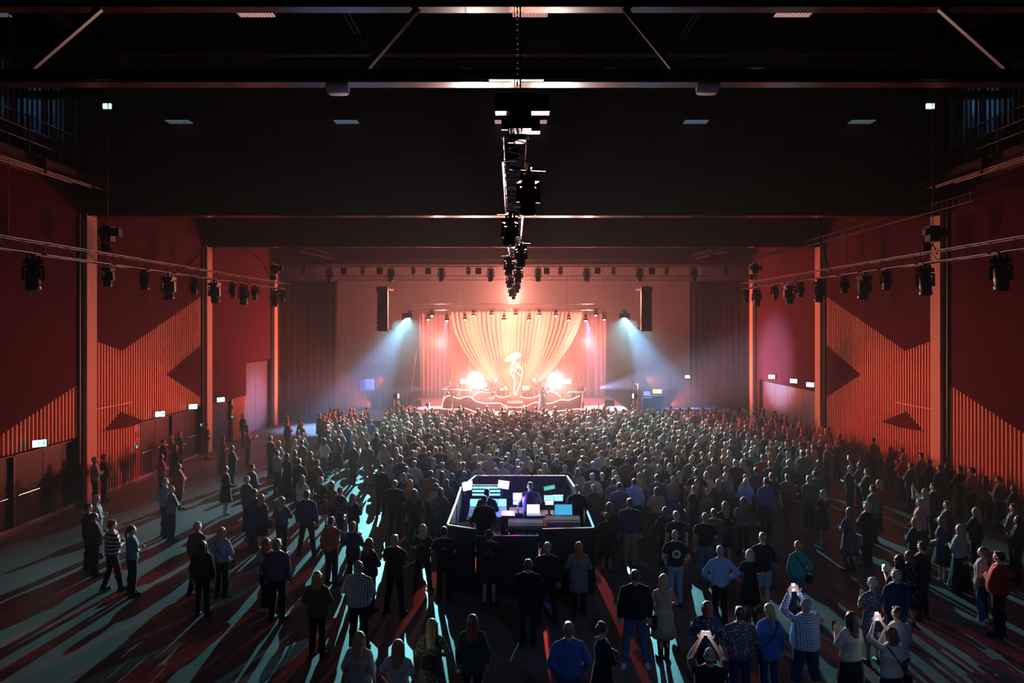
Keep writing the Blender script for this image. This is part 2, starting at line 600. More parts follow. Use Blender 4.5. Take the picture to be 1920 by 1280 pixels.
def skirt_mesh(fem, hem, top, flare, lod):
    mb = MB()
    n = 40 if lod == 0 else 20
    R = []
    zs = [top, .98, .88, (hem + .88) / 2, hem] if top > .98 else [top, .88, (hem + .88) / 2, hem]
    for i, z in enumerate(zs):
        t = max(0, (.96 - z) / max(.01, .96 - hem))
        rx, ry = .192 + flare * t, .152 + flare * .9 * t
        if z > 1.0:
            rx, ry = .165, .122
        R.append([Vector((math.cos(a) * rx * (1 + .05 * t * math.sin(a * 9)), .0 + math.sin(a) * ry * (1 + .05 * t * math.sin(a * 9)), z))
                  for a in (2 * PI * k / n for k in range(n))])
    mb.rings(R)
    me = mb.mesh('skirt', CLOTH, True)
    return me


def hair_mesh(style, lod):
    mb = MB()
    if style in ('short', 'crop', 'bald'):
        g = {'short': .0, 'crop': -.006, 'bald': -.008}[style]
        if style == 'bald':
            mb.ell((0, -.018, 1.606), (.0815, .086, .052), 16, 8)
        else:
            mb.ell((0, -.016, 1.672), (.083 + g, .094 + g, .094 + g), 16, 10)
            mb.ell((0, -.050, 1.62), (.074 + g, .058 + g, .060 + g), 14, 8)
            mb.ell((0, .045, 1.722), (.062 + g, .040, .034 + g), 14, 8)
    elif style == 'curly':
        rnd = random.Random(3)
        mb.ell((0, -.018, 1.675), (.095, .10, .10), 14, 10)
        for i in range(46):
            a, b = rnd.uniform(0, 2 * PI), rnd.uniform(-.5, 1.4)
            p = Vector((math.cos(a) * math.cos(b) * .097, -.02 + math.sin(a) * math.cos(b) * .10, 1.675 + math.sin(b) * .10))
            if p.y > .045 and p.z < 1.70:
                continue
            mb.ell(p, (.022, .022, .022), 7, 5)
    else:
        mb.ell((0, -.014, 1.674), (.089, .099, .098), 16, 10)
        low = {'long': 1.26, 'verylong': 1.12, 'bob': 1.50, 'shoulder': 1.40, 'ponytail': 1.56, 'bun': 1.57}[style]
        if style in ('ponytail', 'bun'):
            mb.ell((0, -.05, 1.63), (.077, .06, .065), 14, 8)
            if style == 'bun':
                mb.ell((0, -.115, 1.70), (.045, .045, .042), 12, 8)
            else:
                mb.cap((0, -.10, 1.68), (0, -.135, 1.58), .03, .034)
                mb.cap((0, -.135, 1.58), (.01, -.12, 1.36), .034, .014)
        else:
            w = .100 if style != 'bob' else .104
            secs = [(0, -.022, 1.70, .070, .07), (0, -.025, 1.62, w - .008, .082), (0, -.036, 1.54, w - .013, .072), (0, -.050, 1.48, w - .006, .062)]
            z = 1.42
            while z > low:
                t = (1.54 - z) / (1.54 - low)
                secs.append((0, -.055 - .045 * min(1, (1.54 - z) / .16), z, w + .008 - .050 * t + .006 * math.sin(z * 40), .056 - .028 * t))
                z -= .07
            secs.append((.006, -.10 if low < 1.45 else -.05, low, .030 if low < 1.45 else .082, .024 if low < 1.45 else .05))
            mb.loft(secs, 22)
            # front locks beside the face
            for s_ in (-1, 1):
                mb.cap((s_ * .080, .028, 1.68), (s_ * .090, .012, 1.56), .018, .018)
                if low < 1.45:
                    mb.cap((s_ * .090, .012, 1.56), (s_ * .105, -.01, 1.44), .018, .012)
        rnd = random.Random(len(style))
        for i in range(14 if lod == 0 else 0):       # strands
            a = rnd.uniform(PI * 1.05, PI * 1.95)
            p = Vector((math.cos(a) * .094, -.022 + math.sin(a) * .088, 1.66))
            q_ = Vector((math.cos(a) * .100, -.065 + math.sin(a) * .062, max(low + .02, 1.42)))
            mb.cap(p, q_, .010, .006)
    return blob(mb, 'hair', HAIR, (.0095, .017, .026)[lod], (2, 1, 1)[lod], (1, .7, .5)[lod])


def shoe_mesh(legs, kind, lod):
    mb = MB()
    for s_, (kn, an) in zip((1, -1), LEGS[legs]):
        a = Vector(an)
        g = Vector((a.x, a.y, a.z - .085))
        if kind == 'heels':
            mb.cap(g + Vector((0, -.02, .055)), g + Vector((s_ * .02, .13, .02)), .034, .024)
            mb.cap(g + Vector((0, -.05, .05)), g + Vector((0, -.052, .008)), .011, .008)
        else:
            mb.cap(g + Vector((0, -.03, .038)), g + Vector((s_ * .018, .06, .038)), .046, .044)
            mb.cap(g + Vector((s_ * .018, .06, .034)), g + Vector((s_ * .03, .165, .032)), .042, .034)
            mb.box(g + Vector((s_ * .012, .055, .012)), (.088, .275, .024))
            mb.tube(g + Vector((0, -.02, .05)), g + Vector((0, -.02, .10)), .046, .044)
            if kind == 'boots':
                k2 = Vector(kn).lerp(a, .18)
                mb.cap(a, k2, .050, .068)
    return blob(mb, 'shoes', LEATHER, (.011, .02, .03)[lod], (1, 1, 0)[lod], (1, .7, .5)[lod])


def eyes_mesh():
    mb = MB()
    for s_ in (-1, 1):
        mb.ell((s_ * .032, .0785, 1.642), (.012, .008, .006), 8, 6)
    return mb.mesh('eyes', EYES, True)


CACHE = {}


def cached(fn, *a):
    k = (fn.__name__,) + a
    if k not in CACHE:
        CACHE[k] = fn(*a)
    return CACHE[k]


SKINS = [(.62, .40, .29), (.55, .34, .24), (.66, .44, .33), (.50, .31, .22)]
TOPS = {   # garment: (sleeve, hem height, looseness, part name)
    'tee': ('short', .92, .006, 'shirt'), 'shirt': ('long', .90, .010, 'shirt'), 'sweater': ('long', .90, .014, 'sweater'),
    'jacket': ('long', .86, .022, 'jacket'), 'coat': ('long', .62, .022, 'coat'), 'blouse': ('mid', .90, .016, 'blouse'),
    'tank': ('none', .94, .004, 'tank_top'), 'polo': ('short', .92, .008, 'shirt'), 'tunic': ('long', .80, .014, 'tunic'),
}
BOTS = {'trousers': ('trousers', .0), 'jeans': ('slim', .002), 'slacks': ('wide', .006), 'shorts': ('shorts', .012), 'capris': ('capri', .014)}


def make_person(spec, lod=0, eyes=True):
    """spec: dict(fem, hair, hc, top, tc, tp, bot, bc, arms, legs, heavy, shoes, sc). Returns [(part, mesh, colour, material)]"""
    g = spec.get
    fem, arms, legs = g('fem', False), g('arms', 'down'), g('legs', 'even')
    hv = g('heavy', 0)
    out = [('body', cached(body_mesh, fem, arms, legs, lod), SKINS[g('skin', 0) % 4], None)]
    if g('hair'):
        out.append(('hair', cached(hair_mesh, g('hair'), lod), HC[g('hc', 'brown')], None))
    top, bot = g('top', 'tee'), g('bot', 'trousers')
    tm = PAT.get(g('tp')) if g('tp') else None
    if top in ('dress', 'longdress', 'sleevedress', 'strapdress'):
        sl = {'dress': 'short', 'longdress': 'short', 'sleevedress': 'long', 'strapdress': 'none'}[top]
        out.append(('dress_top', cached(top_mesh, fem, arms, sl, .93, hv, lod, .004), CC[g('tc', 'black')], tm))
        hem = {'longdress': .12}.get(top, .50)
        out.append(('dress_skirt', cached(skirt_mesh, fem, hem, 1.06, .10 if hem < .3 else .07, min(lod, 1)), CC[g('tc', 'black')], tm))
        bot = None
    else:
        sl, hem, loose, pn = TOPS[top]
        out.append((pn, cached(top_mesh, fem, arms, sl, max(hem, .86), hv, lod, loose), CC[g('tc', 'black')], tm))
        if hem < .85:
            out.append((pn + '_skirt', cached(skirt_mesh, fem, hem, .92, .03, min(lod, 1)), CC[g('tc', 'black')], tm))
    if bot in BOTS:
        cut, fit = BOTS[bot]
        den = DENIM if g('bc', 'black') in ('denim', 'paledenim') else None
        out.append(('shorts' if bot == 'shorts' else 'trousers', cached(legs_mesh, fem, legs, cut, lod, fit), CC[g('bc', 'black')], den))
    elif bot == 'skirt':
        out.append(('skirt', cached(skirt_mesh, fem, .52, 1.04, .06, min(lod, 1)), CC[g('bc', 'black')], None))
    elif bot == 'longskirt':
        out.append(('skirt', cached(skirt_mesh, fem, .16, 1.04, .12, min(lod, 1)), CC[g('bc', 'black')], None))
    out.append(('shoes', cached(shoe_mesh, legs, g('shoes', 'shoes'), lod), CC[g('sc', 'black')], None))
    if lod == 0 and eyes:
        out.append(('eyes', cached(eyes_mesh), (1, 1, 1), None))
    return out


def place_person(spec, loc, h, yaw, label, group=None, lod=0, girth=1.0, tilt=0):
    """a person of height h at loc, facing the stage when yaw is 0"""
    o = empty('person', loc, math.radians(yaw), label, 'person', group)
    k = h / 1.755
    o.scale = (k * girth, k * girth, k)
    o.rotation_euler[0] = tilt
    for name, me, col, m in make_person(spec, lod):
        c = bpy.data.objects.new(name, me)
        C.objects.link(c)
        c.parent = o
        c.color = (*col, 1)
        if m is not None:
            c.material_slots[0].link = 'OBJECT'
            c.material_slots[0].material = m
    return o
# ------------------------------------------------------------------ materials of the place
M_WALL = mat('dark_wall_backing', (.012, .006, .006), .9, spec=.1)
M_PANEL = mat('red_stained_panel', (.082, .015, .022), .9, noise=.10, nscale=1.3, spec=.08)
M_SLAT = mat('wooden_slat', (.78, .33, .20), .55, noise=.12, nscale=3)
M_CONC = mat('pale_concrete', (.74, .44, .31), .7, noise=.10, nscale=2.5)
M_BLACK = mat('black_steel', (.020, .018, .020), .45, noise=.05)
M_BEAM = mat('dark_painted_beam', (.030, .020, .026), .45, noise=.08, nscale=1.2)
M_STEEL = mat('painted_steel', (.085, .052, .048), .42, .2)
M_FLANGE = mat('glossy_beam_flange', (.035, .022, .020), .18, spec=.45)
M_ALU = mat('aluminium_tube', (.62, .56, .54), .32, .9)
M_BODY = mat('black_lamp_casing', (.016, .016, .019), .38)
M_CEIL = mat('black_ceiling', (.008, .007, .009), 1, spec=0)
M_DRAPE = mat('black_velvet_drape', (.013, .009, .014), .95, noise=.2, nscale=2)
M_DOOR = mat('dark_door', (.030, .016, .018), .45, spec=.25)
M_BACK = mat('mauve_back_wall', (.30, .10, .10), .75, noise=.08, nscale=1)
M_RUBBER = mat('black_rubber', (.014, .014, .015), .7, spec=.15)
M_SKIRT = mat('booth_cloth', (.030, .022, .045), .9, noise=.1)

fm = bpy.data.materials.new('polished_concrete_floor')
fm.use_nodes = True
N, L = fm.node_tree.nodes, fm.node_tree.links
b_ = N['Principled BSDF']
tc = N.new('ShaderNodeTexCoord')
nz = N.new('ShaderNodeTexNoise'); nz.inputs['Scale'].default_value = .35; nz.inputs['Detail'].default_value = 8
L.new(tc.outputs['Object'], nz.inputs['Vector'])
cr = N.new('ShaderNodeValToRGB')
cr.color_ramp.elements[0].position = .3; cr.color_ramp.elements[0].color = (.13, .115, .115, 1)
cr.color_ramp.elements[1].position = .7; cr.color_ramp.elements[1].color = (.20, .18, .18, 1)
L.new(nz.outputs['Fac'], cr.inputs[0])
br = N.new('ShaderNodeTexBrick')
br.inputs['Scale'].default_value = 1; br.offset = 0
br.inputs['Brick Width'].default_value = 4; br.inputs['Row Height'].default_value = 4
br.inputs['Mortar Size'].default_value = .006; br.inputs['Mortar Smooth'].default_value = 0
br.inputs['Mortar'].default_value = (.4, .4, .4, 1); br.inputs['Color1'].default_value = (1, 1, 1, 1); br.inputs['Color2'].default_value = (1, 1, 1, 1)
L.new(tc.outputs['Object'], br.inputs['Vector'])
mm = N.new('ShaderNodeMix'); mm.data_type = 'RGBA'; mm.blend_type = 'MULTIPLY'; mm.inputs[0].default_value = 1
L.new(cr.outputs[0], mm.inputs[6]); L.new(br.outputs[0], mm.inputs[7]); L.new(mm.outputs[2], b_.inputs['Base Color'])
n2 = N.new('ShaderNodeTexNoise'); n2.inputs['Scale'].default_value = 2.2; n2.inputs['Detail'].default_value = 6
L.new(tc.outputs['Object'], n2.inputs['Vector'])
mr = N.new('ShaderNodeMapRange'); mr.inputs[3].default_value = .32; mr.inputs[4].default_value = .48
L.new(n2.outputs['Fac'], mr.inputs[0]); L.new(mr.outputs[0], b_.inputs['Roughness'])
b_.inputs['Specular IOR Level'].default_value = .15

WX = 16.25
struct = lambda o: tag(o, kind='structure')
NT = [0]


def trim(mb, m, name=None):
    NT[0] += 1
    return struct(mb.build(name or 'trim_%d' % NT[0], m))


struct(MB().box((0, 29, -.15), (36, 62, .3)).build('floor', fm))
struct(MB().box((0, 29, 15.45), (36, 62, .3)).build('ceiling', M_CEIL))
struct(MB().box((0, 59.2, 7.6), (36, .4, 15.9)).build('wall_back', M_BACK))
struct(MB().box((0, -1.5, 7.6), (36, .4, 15.9)).build('wall_front', M_WALL))


def side_wall(s, name, opens):
    mb = MB()
    X = s * (WX + .25)
    y = -1.5
    for a, b, h in opens:
        if a > y:
            mb.box((X, (a + y) / 2, 7.65), (.5, a - y, 15.3))
        mb.box((X, (a + b) / 2, (h + 15.3) / 2), (.5, b - a, 15.3 - h))
        y = b
    mb.box((X, (y + 59.2) / 2, 7.65), (.5, 59.2 - y, 15.3))
    struct(mb.build(name, M_WALL))


L_OPEN = [(19.2, 25.2, 2.42), (29.7, 35.3, 2.42), (36.75, 39.2, 2.42), (41.2, 45.3, 4.4)]
R_OPEN = [(36.6, 44.8, 3.1)]
side_wall(-1, 'wall_left', L_OPEN)
side_wall(1, 'wall_right', R_OPEN)


def wp(x, y):
    """side wall point (depth, height) under a spot of the photograph"""
    D = WX * F / abs(x - HX)
    return (D, EYE - (y - HY) * D / F)


def cut(poly, D):
    zs = []
    n = len(poly)
    for i in range(n):
        (a, za), (b, zb) = poly[i], poly[(i + 1) % n]
        if (a <= D < b) or (b <= D < a):
            zs.append(za + (zb - za) * (D - a) / (b - a))
    return sorted(zs)


def slats(s, D0, D1, top, bottom, holes, pitch=.19):
    """a wall of upright slats from bottom(D) up to the line top, leaving holes"""
    mb = MB()
    n = int((D1 - D0) / pitch)
    for i in range(n + 1):
        D = D0 + pitch * (i + .3)
        if D > D1 - .05:
            break
        zt = np.interp(D, [p[0] for p in top], [p[1] for p in top])
        zb = bottom(D)
        spans = [(zb, zt)]
        for h in holes:
            c = cut(h, D)
            if len(c) == 2:
                new = []
                for a, b in spans:
                    if c[1] <= a or c[0] >= b:
                        new.append((a, b))
                    else:
                        if c[0] > a: new.append((a, c[0]))
                        if c[1] < b: new.append((c[1], b))
                spans = new
        for a, b in spans:
            if b - a > .03:
                mb.box((s * (WX - .055), D, (a + b) / 2), (.11, .062, b - a))
    trim(mb, M_SLAT)


def panel(s, poly, t=.112):
    mb = MB()
    mb.prism(poly, s * WX, s * (WX - t), 'x')
    trim(mb, M_PANEL)


ZT = 15.2
for s in (-1, 1):
    # near bay
    a0, a1 = wp(0, 812), wp(157, 710)
    k = (a1[1] - a0[1]) / (a1[0] - a0[0])
    topA = [(14.0, a0[1] - k * (a0[0] - 14.0)), (25.5, a0[1] + k * (25.5 - a0[0]))]
    bot = (lambda D: 2.5) if s < 0 else (lambda D: 0.02)
    slats(s, 17.0, 25.5, topA, bot, [])
    dc = a0[0] - (a0[1] - 2.5) / k
    panel(s, [(14.0, 2.5), (dc, 2.5), topA[1], (25.5, ZT), (14.0, ZT)])
    # middle bay with its zigzag
    topB = [(26.1, wp(185, 635)[1]), wp(224, 657), (35.5, wp(380, 553)[1])]
    t1 = [(35.6, wp(380, 643)[1]), wp(308, 702), (35.6, wp(380, 747)[1])]
    t2 = [wp(190, 808), wp(222, 772), wp(268, 790), wp(235, 801)]
    botB = (lambda D: 2.5 if D > 29.6 else .02) if s < 0 else (lambda D: .02)
    slats(s, 26.15, 35.5, topB, botB, [t1, t2])
    panel(s, [topB[0], topB[1], topB[2], (35.5, ZT), (26.1, ZT)])
    panel(s, [(35.5, t1[0][1]), t1[1], (35.5, t1[2][1])])
    panel(s, t2)
    trim(MB().box((s * (WX - .05), 27.6, 3.40), (.10, 2.6, .05)), M_SLAT)
    # far bay: plain panel over the doors
    for a, b, z in (((36.0, 41.2, 2.45), (41.2, 45.3, 4.45), (45.3, 47.0, .02)) if s < 0 else ((36.0, 44.8, 3.15), (44.8, 47.0, .02))):
        panel(s, [(a, z), (b, z), (b, ZT), (a, ZT)])
    if s < 0:
        slats(-1, 39.25, 41.2, [(39, 2.44), (42, 2.44)], lambda D: .02, [])
    for D in (15.5, 25.5, 35.5, 45.5):
        trim(MB().box((s * (WX - .16), D + .3, 7.65), (.32, .6, 15.3)), M_CONC)
        trim(MB().box((s * (WX - .10), D - .12, 7.65), (.18, .2, 15.3)), M_BLACK)  # black strip put in for the shade on the column's near side
for i, D in enumerate((25.5, 35.5, 45.5)):
    trim(MB().box((0, D + .3, 13.08), (2 * WX, .6, 4.45)), M_BEAM)
    trim(MB().box((0, D + .3, 10.80), (2 * WX, .5, .10)), M_FLANGE)
for s, nm in ((-1, 'baseboard_left'), (1, 'baseboard_right')):
    struct(MB().box((s * (WX - .05), 23.5, .05), (.10, 24 - .9, .10)).build(nm, mat('base_metal', (.35, .36, .40), .3, .6)))
# back wall cladding: slats and the flat band between them
for x0, x1, z0, z1 in ((-14.9, -8.2, 3.45, 5.9), (-14.9, -12.9, 1.0, 2.4), (13.2, 15.2, 3.45, 5.9), (12.0, 13.8, 1.0, 2.4)):
    mb = MB()
    x = x0
    while x < x1:
        mb.box((x, 58.95, (z0 + z1) / 2), (.075, .10, z1 - z0))
        x += .21
    trim(mb, M_SLAT)

# doors
DN = [0]


M_DOOR2 = mat('grey_door', (.13, .11, .13), .5)


def door(s, a, b, h, leaves, bar=True):
    DN[0] += 1
    o = struct(empty('door_%d' % DN[0], (s * (WX + .12), (a + b) / 2, 0)))
    w = (b - a) / leaves
    for i in range(leaves):
        c = -(b - a) / 2 + w * (i + .5)
        MB().box((0, c, h / 2), (.06, w - .03, h - .02)).build('leaf', M_DOOR2 if h > 3 else M_DOOR, o)
        if bar:
            mb = MB().tube((-s * .09, c - w * .34, 1.05), (-s * .09, c + w * .34, 1.05), .018)
            for k in (-.33, .33):
                mb.tube((0, c + w * k, 1.05), (-s * .09, c + w * k, 1.05), .016)
            mb.build('push_bar', mat('bar_metal', (.6, .6, .62), .25, 1), o)
    mb = MB()
    for c in (a - (a + b) / 2 + .02, b - (a + b) / 2 - .02):
        mb.box((-s * .06, c, h / 2), (.16, .04, h))
    mb.box((-s * .06, 0, h - .02), (.16, b - a, .04))
    mb.build('frame', M_BLACK, o)


door(-1, 19.2, 22.2, 2.42, 2); door(-1, 22.2, 25.2, 2.42, 2)
door(-1, 29.7, 32.5, 2.42, 2); door(-1, 32.5, 35.3, 2.42, 2)
door(-1, 36.75, 39.2, 2.42, 1)
door(-1, 41.2, 45.3, 4.4, 2, False)
door(1, 36.6, 44.8, 3.1, 4, False)
# the blue lit control room window in the back wall
wn = struct(empty('window_1', (0, 0, 0)))
p = at(689, 723, 58.9)
MB().box(p + Vector((-.42, 0, 0)), (.41, .05, 1.2)).build('pane', mat('violet_lit_glass', (.1, .1, .5), .2, emit=(.13, .10, .9), es=.6), wn)
MB().box(p + Vector((.21, 0, .15)), (.84, .05, .9)).build('pane', mat('blue_lit_glass', (.1, .12, .5), .2, emit=(.18, .36, 1.0), es=1.0), wn)
MB().box(p + Vector((.21, 0, -.45)), (.84, .05, .3)).build('pane', mat('deep_blue_lit_glass', (.1, .12, .5), .2, emit=(.12, .14, 1.0), es=.8), wn)
mb = MB().box(p + Vector((.1, -.05, .33)), (.5, .03, .03))
for dx in (-.05, .15):
    mb.box(p + Vector((dx, -.05, -.35)), (.03, .03, .5))
mb.build('glazing_bar', M_BLACK, wn)
mb = MB()
for dx in (-.65, .65):
    mb.box(p + Vector((dx, -.05, 0)), (.06, .08, 1.3))
for dz in (-.62, .62):
    mb.box(p + Vector((0, -.05, dz)), (1.36, .08, .06))
mb.build('window_frame', M_BLACK, wn)

# ------------------------------------------------------------------ emergency signs
M_SIGN = mat('lit_exit_panel', (.8, .9, .9), .4, emit=(.50, .93, 1.0), es=7)
M_MAN = mat('green_pictogram', (.02, .35, .2), .5, emit=(.05, .75, .45), es=2.2)


def exit_sign(loc, rz, label, w=.38, h=.22):
    o = empty('exit_sign', loc, rz, label, 'exit sign', 'lit exit signs of the hall')
    MB().box((0, .03, 0), (w + .04, .05, h + .04)).build('housing', M_BODY, o)
    MB().box((0, 0, 0), (w, .03, h)).build('panel', M_SIGN, o)
    mb = MB()      # running figure, arrow, doorway
    mb.ell((-.02, -.022, .07), (.022, .006, .022), 8, 6)
    mb.box((-.01, -.02, .015), (.035, .01, .08), M=Matrix.Rotation(.3, 3, 'Y'))
    for a, b, r in (((.0, -.02, .045), (.05, -.02, .02), .009), ((-.01, -.02, .04), (-.06, -.02, .03), .009),
                    ((-.02, -.02, -.02), (.03, -.02, -.05), .011), ((.03, -.02, -.05), (.03, -.02, -.095), .010), ((-.02, -.02, -.02), (-.06, -.02, -.07), .011), ((-.06, -.02, -.07), (-.10, -.02, -.07), .009)):
        mb.tube(a, b, r, n=6)
    mb.box((.125, -.02, 0), (.07, .01, .16))
    mb.box((-.125, -.02, 0), (.05, .01, .018))
    mb.tube((-.165, -.02, 0), (-.135, -.02, .035), .009, n=6)
    mb.tube((-.165, -.02, 0), (-.135, -.02, -.035), .009, n=6)
    mb.build('pictogram', M_MAN, o)
    MB().box((0, .06, h / 2 + .04), (.06, .12, .05)).build('bracket', M_BODY, o)
    return o


for x, y, lab in ((74, 831, 'lit exit sign above the nearest dark doors of the left wall'),
                  (300, 776, 'lit exit sign above the first door between the two left columns'),
                  (362, 762, 'lit exit sign above the doors just before the farther left column'),
                  (414, 749, 'lit exit sign above the small dark door past the left columns')):
    D, z = (WX - .35) * F / (HX - x), 0
    exit_sign((-(WX - .35), D, EYE - (y - HY) * D / F), math.radians(42), lab)
for x, y, lab in ((1447, 706, 'lit exit sign farthest along the wide blue-lit doors on the right wall'),
                  (1488, 714, 'lit exit sign over the middle of the wide right wall doors'),
                  (1519, 721, 'lit exit sign over the near end of the wide right wall doors')):
    D = (WX - .35) * F / (x - HX)
    exit_sign(((WX - .35), D, EYE - (y - HY) * D / F), math.radians(-42), lab)
exit_sign(at(1289, 706, 58.89), 0, 'lit exit sign on the back wall beside the right black drapes')

# small red and white fire signs, green door indicators
M_RS = mat('red_sign', (.55, .04, .04), .5)
M_WS = mat('white_sign', (.75, .7, .68), .5)


def fire_sign(x, y, s, label, k=1.0):
    D = (WX - .10) * F / abs(x - HX)
    o = empty('fire_sign', (s * (WX - .10), D, EYE - (y - HY) * D / F), 0, label, 'sign', 'red and white fire signs')
    MB().box((0, 0, 0), (.02, .28 * k, .30 * k)).build('plate', M_WS, o)
    mb = MB().box((-s * .013, 0, .06 * k), (.01, .22 * k, .14 * k)).box((-s * .013, -.05 * k, -.09 * k), (.01, .10 * k, .06 * k))
    mb.tube((-s * .015, .04, -.12 * k), (-s * .015, .04, -.02 * k), .012)
    mb.build('symbol', M_RS, o)


fire_sign(255, 802, -1, 'red and white fire sign on the left slats, upper of two')
fire_sign(257, 829, -1, 'red and white fire sign on the left slats, lower of two')
fire_sign(436, 754, -1, 'small red fire sign on slats beside the far left door, upper one')
fire_sign(436, 772, -1, 'small red fire sign on slats beside the far left door, lower one')
fire_sign(1535, 762, 1, 'red and white fire sign beside the farther right column')
fire_sign(1634, 838, 1, 'red and white fire sign on the right slats behind the crowd')
for x, y, lab in ((154, 868, 'small green door indicator left of the near left column'), (258, 837, 'small green indicator under the fire signs on the left slats'),
                  (378, 796, 'small green indicator beside the farther left column'), (436, 781, 'small green indicator by the far left door')):
    D = (WX - .15) * F / (HX - x)
    o = empty('door_indicator', (-(WX - .12), D, EYE - (y - HY) * D / F), 0, lab, 'indicator light')
    MB().box((0, 0, 0), (.05, .10, .16)).build('box', M_BODY, o)
    MB().box((.02, -.04, 0), (.03, .03, .10)).build('lamp', mat('green_led', (.02, .4, .2), .4, emit=(.02, 1, .45), es=3), o)

# ------------------------------------------------------------------ roof steel
G = 15.5
gd = empty('roof_girder', (0, G, 0), 0, 'deep steel roof girder crossing the hall overhead, with slanting braces', 'girder')
MB().box((0, 0, 12.28), (2 * WX, .26, .24)).box((0, 0, 12.10), (2 * WX, .36, .035)).build('bottom_chord', M_FLANGE, gd)
MB().box((0, 0, 13.92), (2 * WX, .22, .2)).box((0, 0, 13.80), (2 * WX, .30, .03)).build('top_chord', M_FLANGE, gd)
for (x0, x1) in ((-11.15, -9.3), (-3.48, -2.1), (3.75, 2.45), (11.4, 9.6)):
    MB().tube((x0, 0, 12.3), (x1, 0, 13.9), .085, n=4).build('brace', M_STEEL, gd)
for D, z, w, lab in ((19.0, 14.16, .14, 'thin roof beam crossing just behind the big girder'),
                     (22.5, 14.13, .2, 'faint roof beam crossing above the first downstand')):
    o = tag(MB().box((0, D, z), (2 * WX, .22, .04)).box((0, D, z + .12), (2 * WX, .06, .22)).build('roof_beam', M_FLANGE), lab, 'beam')
for x, lab in ((-4.2, 'hanging rail running towards the stage, left of the middle'), (4.6, 'hanging rail running towards the stage, right of the middle'),
               (-11.6, 'hanging rail running towards the stage above the left lighting truss'), (12.0, 'hanging rail running towards the stage above the right lighting truss')):
    mb = MB()
    for dx in (-.07, .07):
        mb.box((x + dx, 18.5, 14.5), (.03, 9.5, .10))
    for k in range(9):
        mb.box((x, 14 + k * 1.12, 14.56), (.2, .06, .03))
        mb.tube((x, 14 + k * 1.12, 14.55), (x, 14 + k * 1.12, 15.3), .012, n=5)
    tag(mb.build('ceiling_rail', M_STEEL), lab, 'rail')
# luminaires
M_DIFF = mat('luminaire_louvre', (.75, .62, .62), .5, emit=(1.0, .52, .50), es=.55)
M_DIFF2 = mat('cool_luminaire_louvre', (.6, .7, .75), .5, emit=(.45, .72, .9), es=.16)
for x, D, dm in ((-14.2, 18.5, 1), (-7, 18.5, 0), (.45, 18.5, 0), (7.6, 18.5, 0), (-12.3, 25.1, 1), (-6.15, 25.1, 1), (-.27, 25.1, 0), (.80, 25.1, 0), (6.7, 25.1, 1), (12.8, 25.1, 1)):
    where = 'near' if D < 20 else 'farther'
    lab = {-14.2: 'dim louvred ceiling luminaire at the far left edge', -7: 'louvred ceiling luminaire left of the middle, near row', .45: 'louvred luminaire at the top middle above the girders',
           7.6: 'louvred ceiling luminaire right of the middle, near row', -12.3: 'dim cool luminaire high over the near left column', -6.15: 'dim cool luminaire before the first downstand, left of the middle',
           -.27: 'bright luminaire just left of the middle truss hoist', .80: 'bright luminaire just right of the middle truss hoist',
           6.7: 'dim cool luminaire before the first downstand, right of the middle', 12.8: 'dim cool luminaire high over the near right column'}[x]
    zl = 15.08 if D < 20 else 14.12
    o = empty('ceiling_luminaire', (x, D, zl), 0, lab, 'ceiling light', 'rows of ceiling luminaires')
    w = .95 if D < 20 else .84
    MB().tube((-.3, 0, .09), (-.3, 0, 15.3 - zl), .008).tube((.3, 0, .09), (.3, 0, 15.3 - zl), .008).build('hanger', M_BODY, o)
    MB().box((0, 0, .05), (w + .06, .44, .08)).build('frame', M_BODY, o)
    MB().box((0, 0, 0), (w, .38, .03)).build('diffuser', M_DIFF2 if dm else M_DIFF, o)
    mb = MB()
    for k in range(11):
        mb.box((-w / 2 + w * (k + .5) / 11, 0, -.02), (.008, .38, .02))
    mb.build('louvre', M_BODY, o)
# oval ceiling speakers and round pendants
M_OVAL = mat('pale_speaker_grille', (.62, .50, .50), .6)
for x, y, lab in ((632, 169, 'pale rounded ceiling speaker under the girder, left'), (1328, 168, 'pale rounded ceiling speaker under the girder, right')):
    p = at(x, y, 15.2)
    o = empty('ceiling_speaker', p, 0, lab, 'speaker', 'pale ceiling speakers')
    Mx = Matrix.Rotation(math.radians(-28), 3, 'X')
    R = []
    for zz, kk in ((0, .94), (.02, 1), (.12, 1), (.15, .9)):
        R.append([Mx @ Vector((math.copysign(abs(math.cos(t)) ** .45, math.cos(t)) * .25 * kk, math.copysign(abs(math.sin(t)) ** .45, math.sin(t)) * .18 * kk, zz)) for t in (2 * PI * k / 24 for k in range(24))])
    MB().rings(R).build('cabinet', M_OVAL, o, True)
    MB().box((0, .05, .24), (.05, .05, .2)).tube((0, .05, .3), (0, .05, .6), .012).build('bracket', M_BODY, o)
for x, y, lab in ((875, 133, 'round pendant with a bright rim left of the middle'), (1140, 133, 'round pendant with a dim rim right of the middle'), (1416, 131, 'round pendant with a dark rim, right of the pale speaker')):
    p = at(x, y, 16.8)
    o = empty('pendant_dome', p, 0, lab, 'pendant', 'round pendants under the roof')
    MB().lathe([(.20, -.02), (.215, 0), (.20, .06), (.12, .13), (.03, .16)], n=28).build('shade', M_BLACK, o, True)
    MB().lathe([(.195, -.03), (.215, -.02), (.222, 0), (.205, .01)], n=32).build('rim', M_ALU, o, True)
    MB().tube((0, 0, .15), (0, 0, 15.2 - p.z), .01).build('rod', M_BODY, o)
